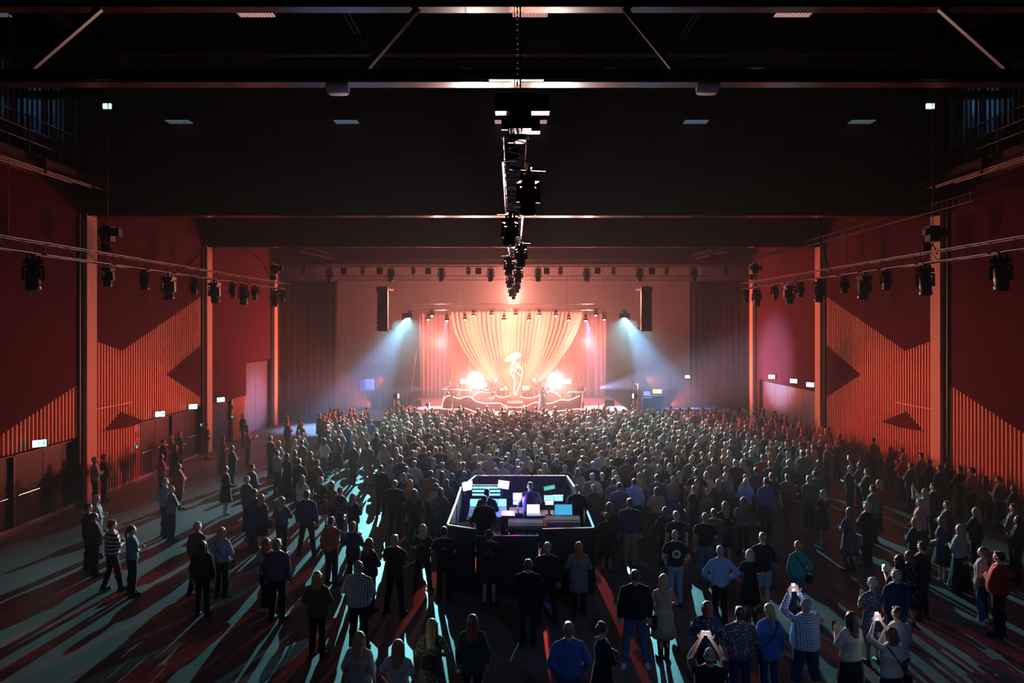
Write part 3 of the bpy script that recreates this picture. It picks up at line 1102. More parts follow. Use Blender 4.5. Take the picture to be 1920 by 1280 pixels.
# railing on top of the first downstand beam
rl = empty('guard_rail', (0, 25.1, 13.0), 0, 'long dark guard rail and gangway along the first downstand beam', 'railing')
MB().box((0, .2, -.03), (31.6, .38, .06)).build('gangway', M_BLACK, rl)
for k in range(21):
    MB().tube((-15.2 + k * 1.52, 0, 0), (-15.2 + k * 1.52, 0, .95), .022).build('post', M_STEEL, rl)
MB().tube((-16, 0, .95), (16, 0, .95), .022).tube((-16, 0, .5), (16, 0, .5), .015).build('rail', M_STEEL, rl)
# side catwalks, their blue lit cladding, work lamps
M_CLAD = mat('corrugated_cladding', (.20, .22, .26), .5, noise=.1)
for s, side in ((-1, 'left'), (1, 'right')):
    cw = empty('catwalk', (s * 15.5, 19.5, 11.9), 0, 'dark steel catwalk with rails high on the %s wall' % side, 'catwalk')
    mb = MB().box((0, 0, 0), (1.3, 12, .06))
    for dx in (-.65, .65):
        mb.box((dx, 0, -.08), (.08, 12, .22))
    mb.build('deck', M_STEEL, cw)
    for dx in (-.62,) if s > 0 else (.62,):
        for k in range(9):
            MB().box((dx, -5.8 + 1.45 * k, .6), (.06, .06, 1.2)).build('post', M_STEEL, cw)
        MB().tube((dx, -6, 1.15), (dx, 6, 1.15), .025).tube((dx, -6, .75), (dx, 6, .75), .018).tube((dx, -6, .4), (dx, 6, .4), .018).build('rail', M_STEEL, cw)
    mb = MB()
    for k in range(3):
        mb.tube((-s * .95, -6, -.45 - .06 * k), (-s * .95, 5.0 - k, -.45 - .06 * k), .022)
    for k in range(5):
        mb.box((-s * .85, -5.5 + 2.4 * k, -.3), (.3, .05, .5))
    mb.build('cable_tray', M_STEEL, cw)
    mb = MB()
    y = 16.0
    while y < 25.2:
        mb.box((s * (WX - .12), y, 14.1), (.05, .12, 1.9))
        y += .24
    trim(mb, M_CLAD)
    for D in (17.6, 20.0, 22.2, 23.6, 24.6):
        trim(MB().box((s * (WX - .3), D, 13.8), (.12, .12, 3.0)), M_BLACK)
    p = at(201 if s < 0 else 1744, 199, 24.6)
    o = empty('work_lamp', p, 0, 'bright cyan work lamp high beside the near %s column' % side, 'lamp', 'cyan work lamps under the roof')
    MB().box((0, .06, 0), (.34, .1, .24)).build('housing', M_BODY, o)
    MB().box((0, 0, 0), (.28, .04, .17)).build('lens', mat('cyan_lamp_lens', (.5, .9, 1), .3, emit=(.25, .85, 1.0), es=14), o)
    MB().tube((0, .08, .1), (0, .08, 15.3 - p.z), .014).build('rod', M_BODY, o)
    spot(p + Vector((-s * -.1, -.15, 0)), (s * 16.2, 20.5, 14.0), 14, (.05, .35, 1.0), 120, .6, .08)
# cable ladder on the right wall, black conduit runs
mb = MB()
for dz in (0, .28):
    mb.box((15.2, 33, 10.75 + dz), (.05, 21, .04))
for k in range(70):
    mb.box((15.2, 22.7 + k * .3, 10.89), (.03, .03, .28))
tag(mb.build('cable_ladder', M_STEEL), 'long cable ladder under the roof along the right wall', 'cable ladder')
# ------------------------------------------------------------------ trusses, hoists, lamps
M_SIDET = mat('grey_truss_tube', (.12, .08, .08), .5, .5)


def truss(p, q, w, h, label, step=.42, mt=None, up=(0, 0, 1)):
    p, q = Vector(p), Vector(q)
    d = (q - p)
    n = max(2, int(d.length / step))
    d.normalize()
    sd = d.cross(Vector(up)).normalized()
    u = sd.cross(d)
    o = empty('lighting_truss', p, 0, label, 'truss')
    L_ = (q - p).length
    R = .019
    mb = MB()
    c = [sd * a * w / 2 + u * b * h / 2 for a, b in ((-1, 1), (1, 1), (1, -1), (-1, -1))]
    for k in c:
        mb.tube(k, k + d * L_, R, n=8)
    mb.build('main_tubes', mt or M_ALU, o)
    mb = MB()
    st = L_ / n
    for i in range(n):
        a, b = d * st * i, d * st * (i + 1)
        for j in range(4):
            k0, k1 = c[j], c[(j + 1) % 4]
            if (i + j) % 2:
                k0, k1 = k1, k0
            mb.tube(a + k0, b + k1, R * .45, n=5)
        if i % 5 == 0:
            for j in range(4):
                mb.tube(a + c[j], a + c[(j + 1) % 4], R * .5, n=5)
    mb.build('lacing', mt or M_ALU, o)
    for t_ in (.12, .5, .88):
        c0 = d * L_ * t_
        MB().tube(c0 + Vector((0, 0, h / 2)), c0 + Vector((0, 0, 15.299 - p.z)), .008, n=5).tube(c0 + c[0], c0 + c[1], .012, n=5).build('suspension_wire', M_STEEL, o)
    return o


truss((-12, 13.5, 8.55), (-12, 36.2, 8.70), .3, .3, 'long lighting truss hanging along the left side of the hall', mt=M_SIDET)
truss((12, 13.5, 8.55), (12, 35.6, 8.70), .3, .3, 'long lighting truss hanging along the right side of the hall', mt=M_SIDET)
truss((0.02, 9.4, 9.05), (0.02, 41.5, 9.05), .34, .34, 'lighting truss running down the middle towards the stage', .36)
M_DARKT = mat('dark_truss_tube', (.11, .06, .06), .4, .6)
truss((-14.3, 42, 10.5), (14.5, 42, 10.5), .4, .4, 'wide dark truss crossing in front of the stage with a row of lamps', .5, M_DARKT)
truss((-16.0, 47.2, 9.95), (16.0, 47.2, 9.95), .3, .28, 'truss carrying the black drapes across the full width of the hall', .5, M_DARKT)
truss((-7.9, 47.0, 7.95), (8.1, 47.0, 7.95), .4, .42, 'ornate stage truss over the peach drape', .42)
truss((-12.6, 40.5, 11.2), (-11.0, 52, 11.2), .3, .3, 'short truss running back above the left black drapes', .45, M_DARKT)
truss((12.6, 40.5, 11.2), (11.0, 52, 11.2), .3, .3, 'short truss running back above the right black drapes', .45, M_DARKT)

M_LENS = mat('dark_lens', (.04, .10, .20), .08)
LENSM = {'red': mat('lit_red_lens', (1, .4, .3), .3, emit=(1, .34, .20), es=14), 'blue': mat('lit_blue_lens', (.4, .7, 1), .3, emit=(.35, .72, 1.0), es=40),
         'white': mat('lit_white_lens', (1, .9, .8), .3, emit=(1, .84, .66), es=60)}


def head_meshes(kind, lens):
    """parts of a lamp hanging from its clamp at the origin, aimed along its tilt; list of (name, mesh)"""
    P = []
    k = {'big': 1.0, 'small': .72, 'wash': .62}[kind]
    mb = MB().box((0, 0, 0), (.54, .05, .03)).box((0, 0, 0), (.05, .46, .03)).tube((-.05 * k, 0, -.04), (.05 * k, 0, -.04), .045 * k).box((0, 0, -.09 * k), (.05, .06, .10 * k))
    for dx in (-.12, .12):
        mb.box((dx * k, 0, -.10 * k), (.05 * k, .05 * k, .12 * k))
    P.append(('clamp', mb, M_BODY))
    mb = MB().box((0, 0, -.20 * k), (.40 * k, .30 * k, .12 * k)).box((0, .0, -.28 * k), (.24 * k, .2 * k, .05 * k))
    P.append(('base', mb, M_BODY))
    mb = MB().box((0, 0, -.33 * k), (.44 * k, .14 * k, .06 * k))
    for dx in (-.21, .21):
        mb.box((dx * k, 0, -.47 * k), (.05 * k, .13 * k, .32 * k)).tube((dx * k - .03, 0, -.60 * k), (dx * k + .03, 0, -.60 * k), .075 * k, n=12)
    P.append(('yoke', mb, M_BODY))
    return P, k


def lamp(loc, kind, tilt, pan, label, group, lens=None):
    P, k = head_meshes(kind, lens)
    o = empty('moving_head_lamp', loc, pan, label, 'stage light', group)
    key = (kind,)
    if key not in CACHE:
        CACHE[key] = [(n, mb.mesh(n, m, False)) for n, mb, m in P]
    for n, me in CACHE[key]:
        c = bpy.data.objects.new(n, me); C.objects.link(c); c.parent = o
    M = Matrix.Rotation(tilt, 3, 'X')
    kk = (kind, 'head')
    if kk not in CACHE:
        if kind == 'wash':
            hm = MB().lathe([(.05 * k, .19 * k), (.14 * k, .15 * k), (.20 * k, .05 * k), (.22 * k, -.08 * k), (.22 * k, -.15 * k)], n=20)
        else:
            hm = MB().lathe([(.04 * k, .28 * k), (.12 * k, .26 * k), (.16 * k, .18 * k), (.165 * k, -.05 * k), (.15 * k, -.18 * k), (.17 * k, -.22 * k), (.17 * k, -.32 * k)], n=20)
            for a in range(6):
                hm.box((math.cos(a * PI / 3) * .15 * k, math.sin(a * PI / 3) * .15 * k, .1 * k), (.03 * k, .03 * k, .16 * k))
        CACHE[kk] = hm.mesh('head', M_BODY, True)
        d = -.15 * k if kind == 'wash' else -.32 * k
        CACHE[kk + ('lens',)] = MB().lathe([(.001, d - .03 * k), (.10 * k, d - .02 * k), (.15 * k, d + .004)], n=20).mesh('lens', M_LENS, True)
    h = bpy.data.objects.new('head', CACHE[kk]); C.objects.link(h); h.parent = o
    h.location = (0, 0, -.60 * k); h.rotation_euler = (tilt, 0, 0)
    l = bpy.data.objects.new('lens', CACHE[kk + ('lens',)]); C.objects.link(l); l.parent = h
    if lens:
        l.material_slots[0].link = 'OBJECT'
        l.material_slots[0].material = LENSM[lens]
    return o


LP = [(62, 'big'), (203, 'small'), (270, 'small'), (316, 'big'), (364, 'small'), (402, 'big'), (435, 'small'), (457, 'big'), (478, 'small'), (515, 'big'), (530, 'small')]
ORD = ['first', 'second', 'third', 'fourth', 'fifth', 'sixth', 'seventh', 'eighth', 'ninth', 'tenth', 'eleventh']
rnd = random.Random(11)
for i, (x, kd) in enumerate(LP):
    D = 12 * F / (HX - x)
    lamp((-12, D, 8.395 + .15 * (D - 13.5) / 22.7), kd, rnd.choice((.35, -.2, .15)), rnd.uniform(-.9, .9), '%s moving head lamp under the left truss, %s from its near end' % ({'big': 'large', 'small': 'small'}[kd], ORD[i]), 'lamps under the left truss')
RP = [(1877, 'big'), (1735, 'big'), (1662, 'small'), (1621, 'big'), (1583, 'small'), (1537, 'big'), (1501, 'small'), (1480, 'big'), (1453, 'small'), (1419, 'big'), (1400, 'small')]
for i, (x, kd) in enumerate(RP):
    D = 12 * F / (x - HX)
    lamp((12, D, 8.395 + .15 * (D - 13.5) / 22.1), kd, rnd.choice((.35, -.2, .15)), rnd.uniform(-.9, .9), '%s moving head lamp under the right truss, %s from its near end' % ({'big': 'large', 'small': 'small'}[kd], ORD[i]), 'lamps under the right truss')
for i, (D, x, kd) in enumerate(((10.0, .21, 'small'), (13.9, -.07, 'small'), (18.7, .20, 'small'), (22.0, -.14, 'small'), (25.5, .18, 'small'), (29.0, -.16, 'small'), (33.0, .16, 'small'), (37.0, -.12, 'small'), (40.8, .0, 'small'))):
    lamp((x, D, 8.90), kd, -.5 if i % 2 else .12, 0.25 * (-1) ** i, 'moving head lamp under the middle truss, %s from its near end' % ORD[i], 'lamps under the middle truss')
FT = ((570, 'wash'), (618, 'big'), (680, 'wash'), (733, 'big'), (775, 'wash'), (828, 'big'), (878, 'wash'), (920, 'big'), (1009, 'big'), (1051, 'wash'), (1100, 'big'), (1150, 'wash'), (1199, 'big'), (1250, 'wash'), (1301, 'big'), (1360, 'wash'))
cn = {'big': 0, 'wash': 0}
for x, kd in FT:
    X = (x - HX) * 42 / F
    nth = ORD[cn[kd]]
    cn[kd] += 1
    if kd == 'big':
        lamp((X, 42, 10.29), 'big', 0, 0, '%s tall straight lamp from the left under the wide front truss' % nth, 'lamps of the front truss')
    else:
        lamp((X, 42, 10.29), 'wash', 0.9, (-.7 if X < 0 else .7), '%s tilted round lamp from the left under the wide front truss' % nth, 'lamps of the front truss')
for q_, x in enumerate((645, 712, 803, 897, 1025, 1120, 1222)):
    X = (x - HX) * 42 / F
    o = empty('strobe_box', (X, 42, 10.28), 0, '%s small square black box from the left under the front truss' % ORD[q_], 'stage light', 'square boxes under the front truss')
    MB().box((0, 0, -.27), (.36, .22, .40)).build('casing', M_BODY, o)
    MB().box((0, -.115, -.27), (.31, .01, .34)).build('grille', M_RUBBER, o)
    MB().tube((0, 0, -.08), (0, 0, 0.0), .03).box((0, 0, .005), (.05, .46, .03)).build('clamp', M_BODY, o)


def hoist(x, y, z, label, drop=1.2):
    o = empty('chain_hoist', (x, y, z), 0, label, 'hoist', 'chain hoists over the trusses')
    MB().box((0, 0, .62), (.30, .26, .46)).box((.24, 0, .66), (.26, .2, .24)).tube((-.26, 0, .68), (-.1, 0, .68), .10, n=12).build('motor', M_BODY, o)
    mb = MB()
    for a in (-1, 1):
        mb.tube((0, 0, .34), (a * .17, 0, 0), .012, n=5)
        mb.tube((0, 0, .34), (0, a * .2, 0), .012, n=5)
    mb.build('sling', M_BODY, o)
    MB().lathe([(.02, -.30), (.11, -.24), (.13, -.02), (.12, 0)], (-.12, .1, .36), 10).build('chain_bag', M_RUBBER, o)
    mb = MB()
    zz = .85
    while zz < 15.26 - z:
        mb.box((0, 0, zz), (.028, .010, .05), M=Matrix.Rotation((int(zz * 20) % 2) * PI / 2, 3, 'Z'))
        zz += .045
    mb.build('chain', M_STEEL, o)
    return o


hoist(-12.0, 20.2, 8.72, 'chain hoist over the near part of the left truss')
hoist(-12.0, 34.4, 8.85, 'chain hoist over the far end of the left truss')
hoist(12.4, 20.2, 8.72, 'chain hoist over the near part of the right truss')
hoist(12.0, 34.0, 8.85, 'chain hoist over the far end of the right truss')
hoist(.06, 11.2, 9.24, 'chain hoist over the near end of the middle truss')
hoist(-12.5, 42.0, 10.72, 'chain hoist on the left end of the front truss')
hoist(12.3, 42.0, 10.72, 'chain hoist on the right end of the front truss')
# black motor box and square panel with round holes at the near end of the middle truss
o = empty('rigging_box', (.1, 10.1, 9.75), 0, 'black rigging box above the near end of the middle truss', 'rigging box')
MB().box((0, 0, 0), (.32, .3, .52)).build('casing', M_BODY, o)
MB().box((-.26, .05, .15), (.22, .2, .26)).build('side_box', M_BODY, o)
MB().box((.29, .05, .15), (.28, .2, .26)).build('side_box', M_BODY, o)
MB().tube((0, 0, .26), (0, 0, 5.3), .012).build('steel_wire', M_STEEL, o)
o = empty('perforated_bracket', (.06, 15.3, 12.05), 0, 'perforated black bracket on the middle of the girder', 'bracket')
mb = MB().box((0, -.1, .02), (.2, .4, .03)).box((0, -.25, .12), (.55, .03, .26)).box((0, -.3, -.02), (1.2, .12, .05))
mb.build('plate', M_BODY, o)
mb = MB()
for a in range(6):
    for b in range(3):
        if a not in (2, 3):
            mb.lathe([(.014, -.01), (.02, 0), (.014, .01)], (-.22 + a * .088, -.28, .04 + b * .08), 8, Matrix.Rotation(PI / 2, 3, 'X'))
mb.build('rivets', M_STEEL, o)
# slack cables
for pts, lab in (([(415, 345, 25.48), (405, 395, 25.2), (392, 440, 24.9), (370, 480, 24.8), (343, 504, 24.8)], 'slack black cable looping down onto the left truss'),
                 ([(428, 402, 35.49), (450, 460, 35), (490, 488, 34.6), (515, 535, 34.3)], 'slack cable hanging from the second beam to the left truss end'),
                 ([(1530, 300, 25.48), (1534, 402, 25.4), (1540, 460, 25.5), (1552, 500, 25.7), (1560, 509, 25.75)], 'slack black cable hanging beside the farther right column'),
                 ([(788, 581, 46.8), (782, 640, 46.3), (776, 700, 46), (770, 735, 46)], 'pale cable hanging down beside the left of the stage drape')):
    p = [at(*t) for t in pts]
    fine = []
    for i in range(len(p) - 1):
        for k in range(4):
            fine.append(p[i].lerp(p[i + 1], k / 4))
    fine.append(p[-1])
    tag(MB().path(fine, .02 if 'pale' not in lab else .03).build('hanging_cable', M_RUBBER if 'pale' not in lab else M_SLAT), lab, 'cable')

# flaps added before the two big floods: they keep the beam down on the floor and off the side walls
for s, x in ((-1, -7.2), (1, 7.5)):
    o = empty('added_beam_flap', (x, 46.5, 7.22), 0, 'added black beam flaps on the flood lamp at the %s end of the stage truss' % ('left' if s < 0 else 'right'), 'lamp flaps', 'added beam flaps of the flood lamps')
    MB().box((0, -.30, -.044 + .16), (.70, .012, .32)).build('flap', M_BODY, o)
    MB().box((s * (.30 * math.tan(math.radians(13.5)) + .14), -.29, -.10), (.28, .012, .64)).build('flap', M_BODY, o)
    MB().box((0, -.12, .28), (.3, .34, .02)).tube((0, 0, .28), (0, .30, .54), .02).build('frame', M_BODY, o)

# ------------------------------------------------------------------ loudspeaker arrays
M_CAB = mat('speaker_cabinet', (.016, .012, .016), .6, spec=.2)
for s, side in ((-1, 'left'), (1, 'right')):
    X = -7.75 if s < 0 else 7.85
    o = empty('line_array', (X, 41, 8.75), s * .35, 'tall curved stack of hung loudspeakers on the %s of the stage' % side, 'loudspeaker', 'hung loudspeaker stacks')
    MB().box((0, 0, .05), (.80, .7, .10)).box((0, -.25, .16), (.75, .06, .16)).build('flying_frame', M_STEEL, o)
    mb = MB()
    for a in (-.3, .3):
        mb.tube((a, 0, .1), (0, 0, .9), .012, n=5)
    mb.tube((0, 0, .9), (0, 0, 6.56), .012, n=5)
    mb.build('sling', M_STEEL, o)
    z, yy, ang = 0, 0, 0
    for k in range(9):
        ang = k * .045
        M_ = Matrix.Rotation(ang, 3, 'X')
        mb = MB().box((0, yy, z - .13), (.74, .52, .25), M=M_)
        mb.box((0, yy + .27, z - .13), (.66, .02, .20), M=M_)
        c = mb.build('cabinet', M_CAB, o)
        z -= .262
        yy -= math.sin(ang) * .05
    mb = MB()
    for dx in (-.39, .31):
        mb.box((dx * s, -.30, -1.2), (.05, .05, 2.3))
    mb.build('rigging_rail', M_ALU, o)

# ------------------------------------------------------------------ drapes
def drape(name, x0, x1, y, z0, z1, m, label, folds, amp=.12, seed=1, cat='curtain', thick=True):
    r = random.Random(seed)
    n = folds * 8
    ph = [r.uniform(-.5, .5) for _ in range(folds + 1)]
    am = [r.uniform(.5, 1.4) for _ in range(folds + 1)]
    dr = [r.uniform(-.12, .12) for _ in range(folds + 1)]
    rows = 10
    v, f = [], []
    for j in range(rows + 1):
        t = j / rows
        for i in range(n + 1):
            u = i / n
            q = u * folds
            k = int(min(q, folds - 1))
            a = am[k] * (1 - (q - k)) + am[k + 1] * (q - k)
            d = dr[k] * (1 - (q - k)) + dr[k + 1] * (q - k)
            v.append((x0 + (x1 - x0) * u + d * t, y + amp * a * math.sin(2 * PI * q + ph[k] * .3) * (.75 + .35 * t), z1 + (z0 - z1) * t))
    for j in range(rows):
        for i in range(n):
            a = j * (n + 1) + i
            f.append((a, a + 1, a + n + 2, a + n + 1))
    me = bpy.data.meshes.new(name)
    me.from_pydata(v, [], f)
    me.materials.append(m)
    me.polygons.foreach_set('use_smooth', [True] * len(f))
    o = bpy.data.objects.new(name, me)
    C.objects.link(o)
    so = o.modifiers.new('t', 'SOLIDIFY'); so.thickness = .012
    return tag(o, label, cat)


drape('stage_curtain', -15.95, -12.2, 47.3, .03, 9.75, M_DRAPE, 'tall black drape hanging left of the stage, red light on its folds', 9, .20, 4)
drape('stage_curtain', 12.2, 15.95, 47.3, .03, 9.75, M_DRAPE, 'tall black drape hanging right of the stage, blue light on its folds', 9, .20, 9)
drape('low_curtain', -14.6, -7.9, 53.5, .03, 1.55, M_DRAPE, 'low black drape along the back wall left of the stage', 16, .12, 5)
drape('low_curtain', 9.2, 14.6, 53.5, .03, 1.75, M_DRAPE, 'low black drape along the back wall right of the stage', 14, .12, 6)
# ------------------------------------------------------------------ the stage
M_DECK = mat('stage_deck', (.42, .22, .19), .42, noise=.1)
M_FASC = mat('white_fascia', (.70, .62, .60), .6)
M_PEACH = mat('peach_satin', (.80, .44, .32), .6, noise=.05, nscale=2)
M_MAUVE = mat('mauve_backdrop', (.46, .26, .22), .8)
M_SCENE = mat('scenic_board', (.62, .22, .19), .7)
M_NEON = mat('warm_neon', (1, .8, .7), .4, emit=(1.0, .55, .42), es=2.6)
M_NEON2 = mat('yellow_white_neon', (1, .9, .75), .4, emit=(1.0, .86, .56), es=2.2)
SZ = 1.1
st = empty('stage', (0, 42.4, 0), 0, 'wide low stage with pale front edge and pinkish deck', 'stage')
MB().box((.15, 6.0, SZ - .06), (14.9, 12, .12)).build('deck', M_DECK, st)
MB().box((.15, -.02, SZ - .16), (14.9, .05, .32)).build('front_edge', M_FASC, st)
MB().box((.15, .12, (SZ - .2) / 2), (14.7, .06, SZ - .22)).build('skirting', M_DRAPE, st)
for k in range(6):
    MB().box((-6.9 + k * 2.8, 6, (SZ - .12) / 2), (.12, 10, SZ - .12)).build('support', M_BLACK, st)
# straight backdrop and fanned drape
drape('backdrop_curtain', -7.3, 7.2, 52.8, SZ, 7.6, M_MAUVE, 'straight mauve backdrop curtain across the back of the stage', 44, .10, 21)
DF = 51.0
lx = [(584, 842), (600, 844), (620, 849), (650, 863), (685, 886), (710, 910), (727, 935), (737, 950)]
rx = [(584, 1093), (600, 1090), (620, 1083), (650, 1068), (685, 1043), (710, 1018), (727, 996), (737, 984)]
v, f = [], []
nu, nv = 420, 26
for j in range(nv + 1):
    y = 584 + (737 - 584) * j / nv
    a = np.interp(y, [p[0] for p in lx], [p[1] for p in lx])
    b = np.interp(y, [p[0] for p in rx], [p[1] for p in rx])
    am = .03 + .11 * (b - a) / 250
    for i in range(nu + 1):
        u = i / nu
        q = at(a + (b - a) * u, y, DF)
        fold = math.sin(2 * PI * 30 * u + 1.2 * math.sin(9 * u)) * (.6 + .4 * math.sin(23 * u + 1))
        v.append((q.x, DF + am * fold - .5 * (j / nv) * (1 - (2 * u - 1) ** 2), q.z))
for j in range(nv):
    for i in range(nu):
        a = j * (nu + 1) + i
        f.append((a, a + 1, a + nu + 2, a + nu + 1))
me = bpy.data.meshes.new('fan_drape'); me.from_pydata(v, [], f); me.materials.append(M_PEACH)
me.polygons.foreach_set('use_smooth', [True] * len(f))
o = bpy.data.objects.new('fan_drape', me); C.objects.link(o)
o.modifiers.new('t', 'SOLIDIFY').thickness = .015
db = tag(MB().tube((-5.2, DF, 7.72), (5.5, DF, 7.72), .03).tube((-4, DF, 7.7), (-4, DF, 15.3), .01).tube((4, DF, 7.7), (4, DF, 15.3), .01).build('drape_pipe', M_STEEL), 'pipe from which the peach drape hangs', 'pipe')
tag(o, 'peach satin drape gathered to a point like a fan behind the band', 'curtain')


def curve(pts, D, k=5):
    p = [at(x, y, D) for x, y in pts]
    out = []
    for i in range(len(p) - 1):
        p0, p1, p2, p3 = p[max(i - 1, 0)], p[i], p[i + 1], p[min(i + 2, len(p) - 1)]
        for j in range(k):
            t = j / k
            out.append(.5 * ((2 * p1) + (p2 - p0) * t + (2 * p0 - 5 * p1 + 4 * p2 - p3) * t * t + (3 * p1 - p0 - 3 * p2 + p3) * t ** 3))
    out.append(p[-1])
    return out


def z1(pts):
    return [(780 + x / 4.8, 560 + y / 4.8) for x, y in pts]


WAVES = [(43.2, [(70, 1030), (95, 1005), (120, 990), (200, 984), (300, 995), (380, 990), (440, 984), (490, 1000), (545, 1024), (575, 1032)], 'low wavy scenic board with a glowing edge, front left of the stage'),
         (43.2, [(1205, 1030), (1280, 1008), (1380, 1000), (1450, 990), (1520, 996), (1600, 985), (1660, 987), (1700, 1005), (1730, 1028)], 'low wavy scenic board with a glowing edge, front right of the stage'),
         (44.6, [(330, 878), (390, 898), (440, 880), (490, 885), (540, 920), (620, 940), (700, 938), (760, 940), (790, 960), (822, 990)], 'wavy scenic board with a glowing edge rising left of the round podium'),
         (44.6, [(975, 990), (1010, 958), (1060, 935), (1130, 935), (1200, 942), (1260, 925), (1310, 908), (1370, 912), (1420, 895), (1475, 870)], 'wavy scenic board with a glowing edge rising behind the singer'),
         (44.9, [(235, 975), (240, 930), (262, 890), (290, 872), (312, 870)], 'short glowing arc board beside the left keyboard'),
         (46.6, [(508, 888), (540, 852), (590, 838), (645, 848)], 'glowing hump board behind the left of the band'),
         (46.6, [(1160, 842), (1220, 835), (1262, 850), (1302, 884)], 'glowing hump board behind the right of the band'),
         (46.9, [(716, 868), (760, 885), (820, 880), (852, 868)], 'shallow glowing wave board left of the central lamp'),
         (46.9, [(936, 880), (1000, 892), (1060, 886), (1112, 868)], 'shallow glowing wave board right of the central lamp')]
for D, pts, lab in WAVES:
    cv = curve(z1(pts), D)
    o = empty('scenic_wave', (0, 0, 0), 0, lab, 'stage scenery', 'glowing wave boards on stage')
    poly = [(p.x, p.z) for p in cv] + [(cv[-1].x, SZ), (cv[0].x, SZ)]
    poly = [(a, max(z, SZ + .005)) if i < len(cv) else (a, z) for i, (a, z) in enumerate(poly)]
    MB().prism(poly, D + .02, D + .12).build('board', M_SCENE, o)
    MB().path([p - Vector((0, .02, 0)) for p in cv], .024, 8).build('neon_tube', M_NEON, o, True)
# the neon figure with the wide hat
o = empty('neon_figure', (0, 0, 0), 0, 'glowing line figure of a lady in a wide brimmed hat, centre of the drape', 'neon sign')
zf = lambda pts: [(930 + x / 12.8, 640 + y / 12.8) for x, y in pts]
DN_ = 48.4
for pts in ([(385, 460), (300, 475), (230, 462), (225, 440), (260, 395), (350, 325), (450, 287), (540, 283), (595, 310), (590, 350), (540, 385), (478, 415)],
            [(430, 372), (398, 385), (385, 425), (398, 462), (430, 475), (462, 460), (472, 425), (462, 385), (430, 372)],
            [(445, 475), (455, 500), (400, 520), (372, 580), (342, 700), (350, 765), (420, 862), (445, 960), (442, 1080), (436, 1200)],
            [(385, 620), (372, 690), (356, 760)], [(385, 620), (425, 720), (438, 840)],
            [(455, 500), (510, 532), (570, 600), (622, 665), (632, 740), (612, 850), (600, 950), (570, 1040), (520, 1150), (505, 1200)],
            [(500, 575), (466, 650), (470, 705), (530, 770), (592, 832)], [(500, 575), (540, 605), (590, 650)]):
    MB().path(curve(zf(pts), DN_, 6), .026, 8).build('neon_tube', M_NEON2, o, True)
hat = [at(x, y, DN_ + .04) for x, y in zf([(230, 450), (260, 395), (350, 325), (450, 287), (540, 283), (595, 310), (590, 350), (540, 385), (478, 415), (300, 475)])]
M_FILL = mat('salmon_acrylic', (.50, .07, .05), .5)
MB().prism([(p.x, p.z) for p in hat], DN_ + .03, DN_ + .06).build('hat_panel', M_FILL, o)
bd = [at(x, y, DN_ + .04) for x, y in zf([(400, 525), (385, 600), (430, 720), (445, 850), (450, 1000), (450, 1200), (510, 1190), (570, 1040), (600, 950), (600, 840), (530, 770), (465, 700), (466, 650), (500, 575), (510, 532), (455, 505)])]
MB().prism([(p.x, p.z) for p in bd], DN_ + .03, DN_ + .06).build('body_panel', M_FILL, o)
MB().box((at(966, 738, DN_).x, DN_ + .2, 1.5), (.9, .5, .8)).build('foot', M_SCENE, o)
# podium and lamps
pz = at(966, 752, 45.4)
o = empty('round_podium', (pz.x, 45.4, SZ), 0, 'two tier round podium with lit rims at the middle of the stage', 'podium')
MB().lathe([(.72, 0), (.72, .22), (.70, .24)], n=32).build('lower_tier', M_SCENE, o, True)
MB().lathe([(.50, .24), (.50, .50), (.48, .52)], n=32).build('upper_tier', M_SCENE, o, True)
for r, z in ((.73, .22), (.51, .50)):
    MB().path([(math.cos(t) * r, math.sin(t) * r, z) for t in (2 * PI * k / 40 for k in range(41))], .018).build('neon_tube', M_NEON, o, True)


def flood(x, y, D, w, h, label, mtl='white', power=0):
    p = at(x, y, D)
    o = empty('flood_lamp', (p.x, D, SZ), 0, label, 'stage light', 'bright floor lamps behind the band')
    MB().tube((0, 0, 0), (0, 0, p.z - SZ - h / 2), .025).box((0, 0, .02), (.4, .4, .04)).build('stand', M_BODY, o)
    MB().box((0, .09, p.z - SZ), (w + .06, .16, h + .06)).build('casing', M_BODY, o)
    MB().box((0, 0, p.z - SZ), (w, .03, h)).build('lens', mat('bright_flood_lens', (1, .9, .7), .3, emit=(1.0, .80, .50), es=14), o)
    if power:
        spot((p.x, D - .1, p.z), (p.x * .5, 20, 2.5), power, (1, .72, .42), 130, .7, .1)


for x, y, w, h, lab in ((870, 715, .46, .30, 'bright flat lamp at the left end of the band, behind the keyboards'), (907, 721, .46, .30, 'bright flat lamp beside the drummer'),
                        (944, 728, .46, .24, 'bright flat lamp just left of the neon figure'), (986, 727, .46, .24, 'bright flat lamp just right of the neon figure'),
                        (1027, 722, .32, .22, 'small bright lamp behind the singer'), (1064, 715, .46, .30, 'bright flat lamp at the right end of the band')):
    flood(x, y, 49, w, h, lab)


def burst(x, y, D, label, power, sp=True):
    p = at(x, y, D)
    o = empty('burst_lamp', (p.x, D, SZ), 0, label, 'stage light', 'dazzling lamps facing the audience')
    MB().tube((0, 0, 0), (0, 0, p.z - SZ - .1), .03).build('stand', M_BODY, o)
    MB().lathe([(.05, .2), (.15, .15), (.17, 0), (.17, -.05)], (0, .08, p.z - SZ), 18, Matrix.Rotation(-PI / 2, 3, 'X')).build('casing', M_BODY, o, True)
    MB().ell((0, 0, p.z - SZ), (.11, .05, .11), 18, 10).build('lens', mat('dazzling_lens', (1, 1, 1), .3, emit=(1, .95, .85), es=20), o, True)
    if sp:
        spot((p.x, D - .15, p.z), (p.x * .6, 29, 1.2), power, (1, .88, .78), 62, .9, .1)


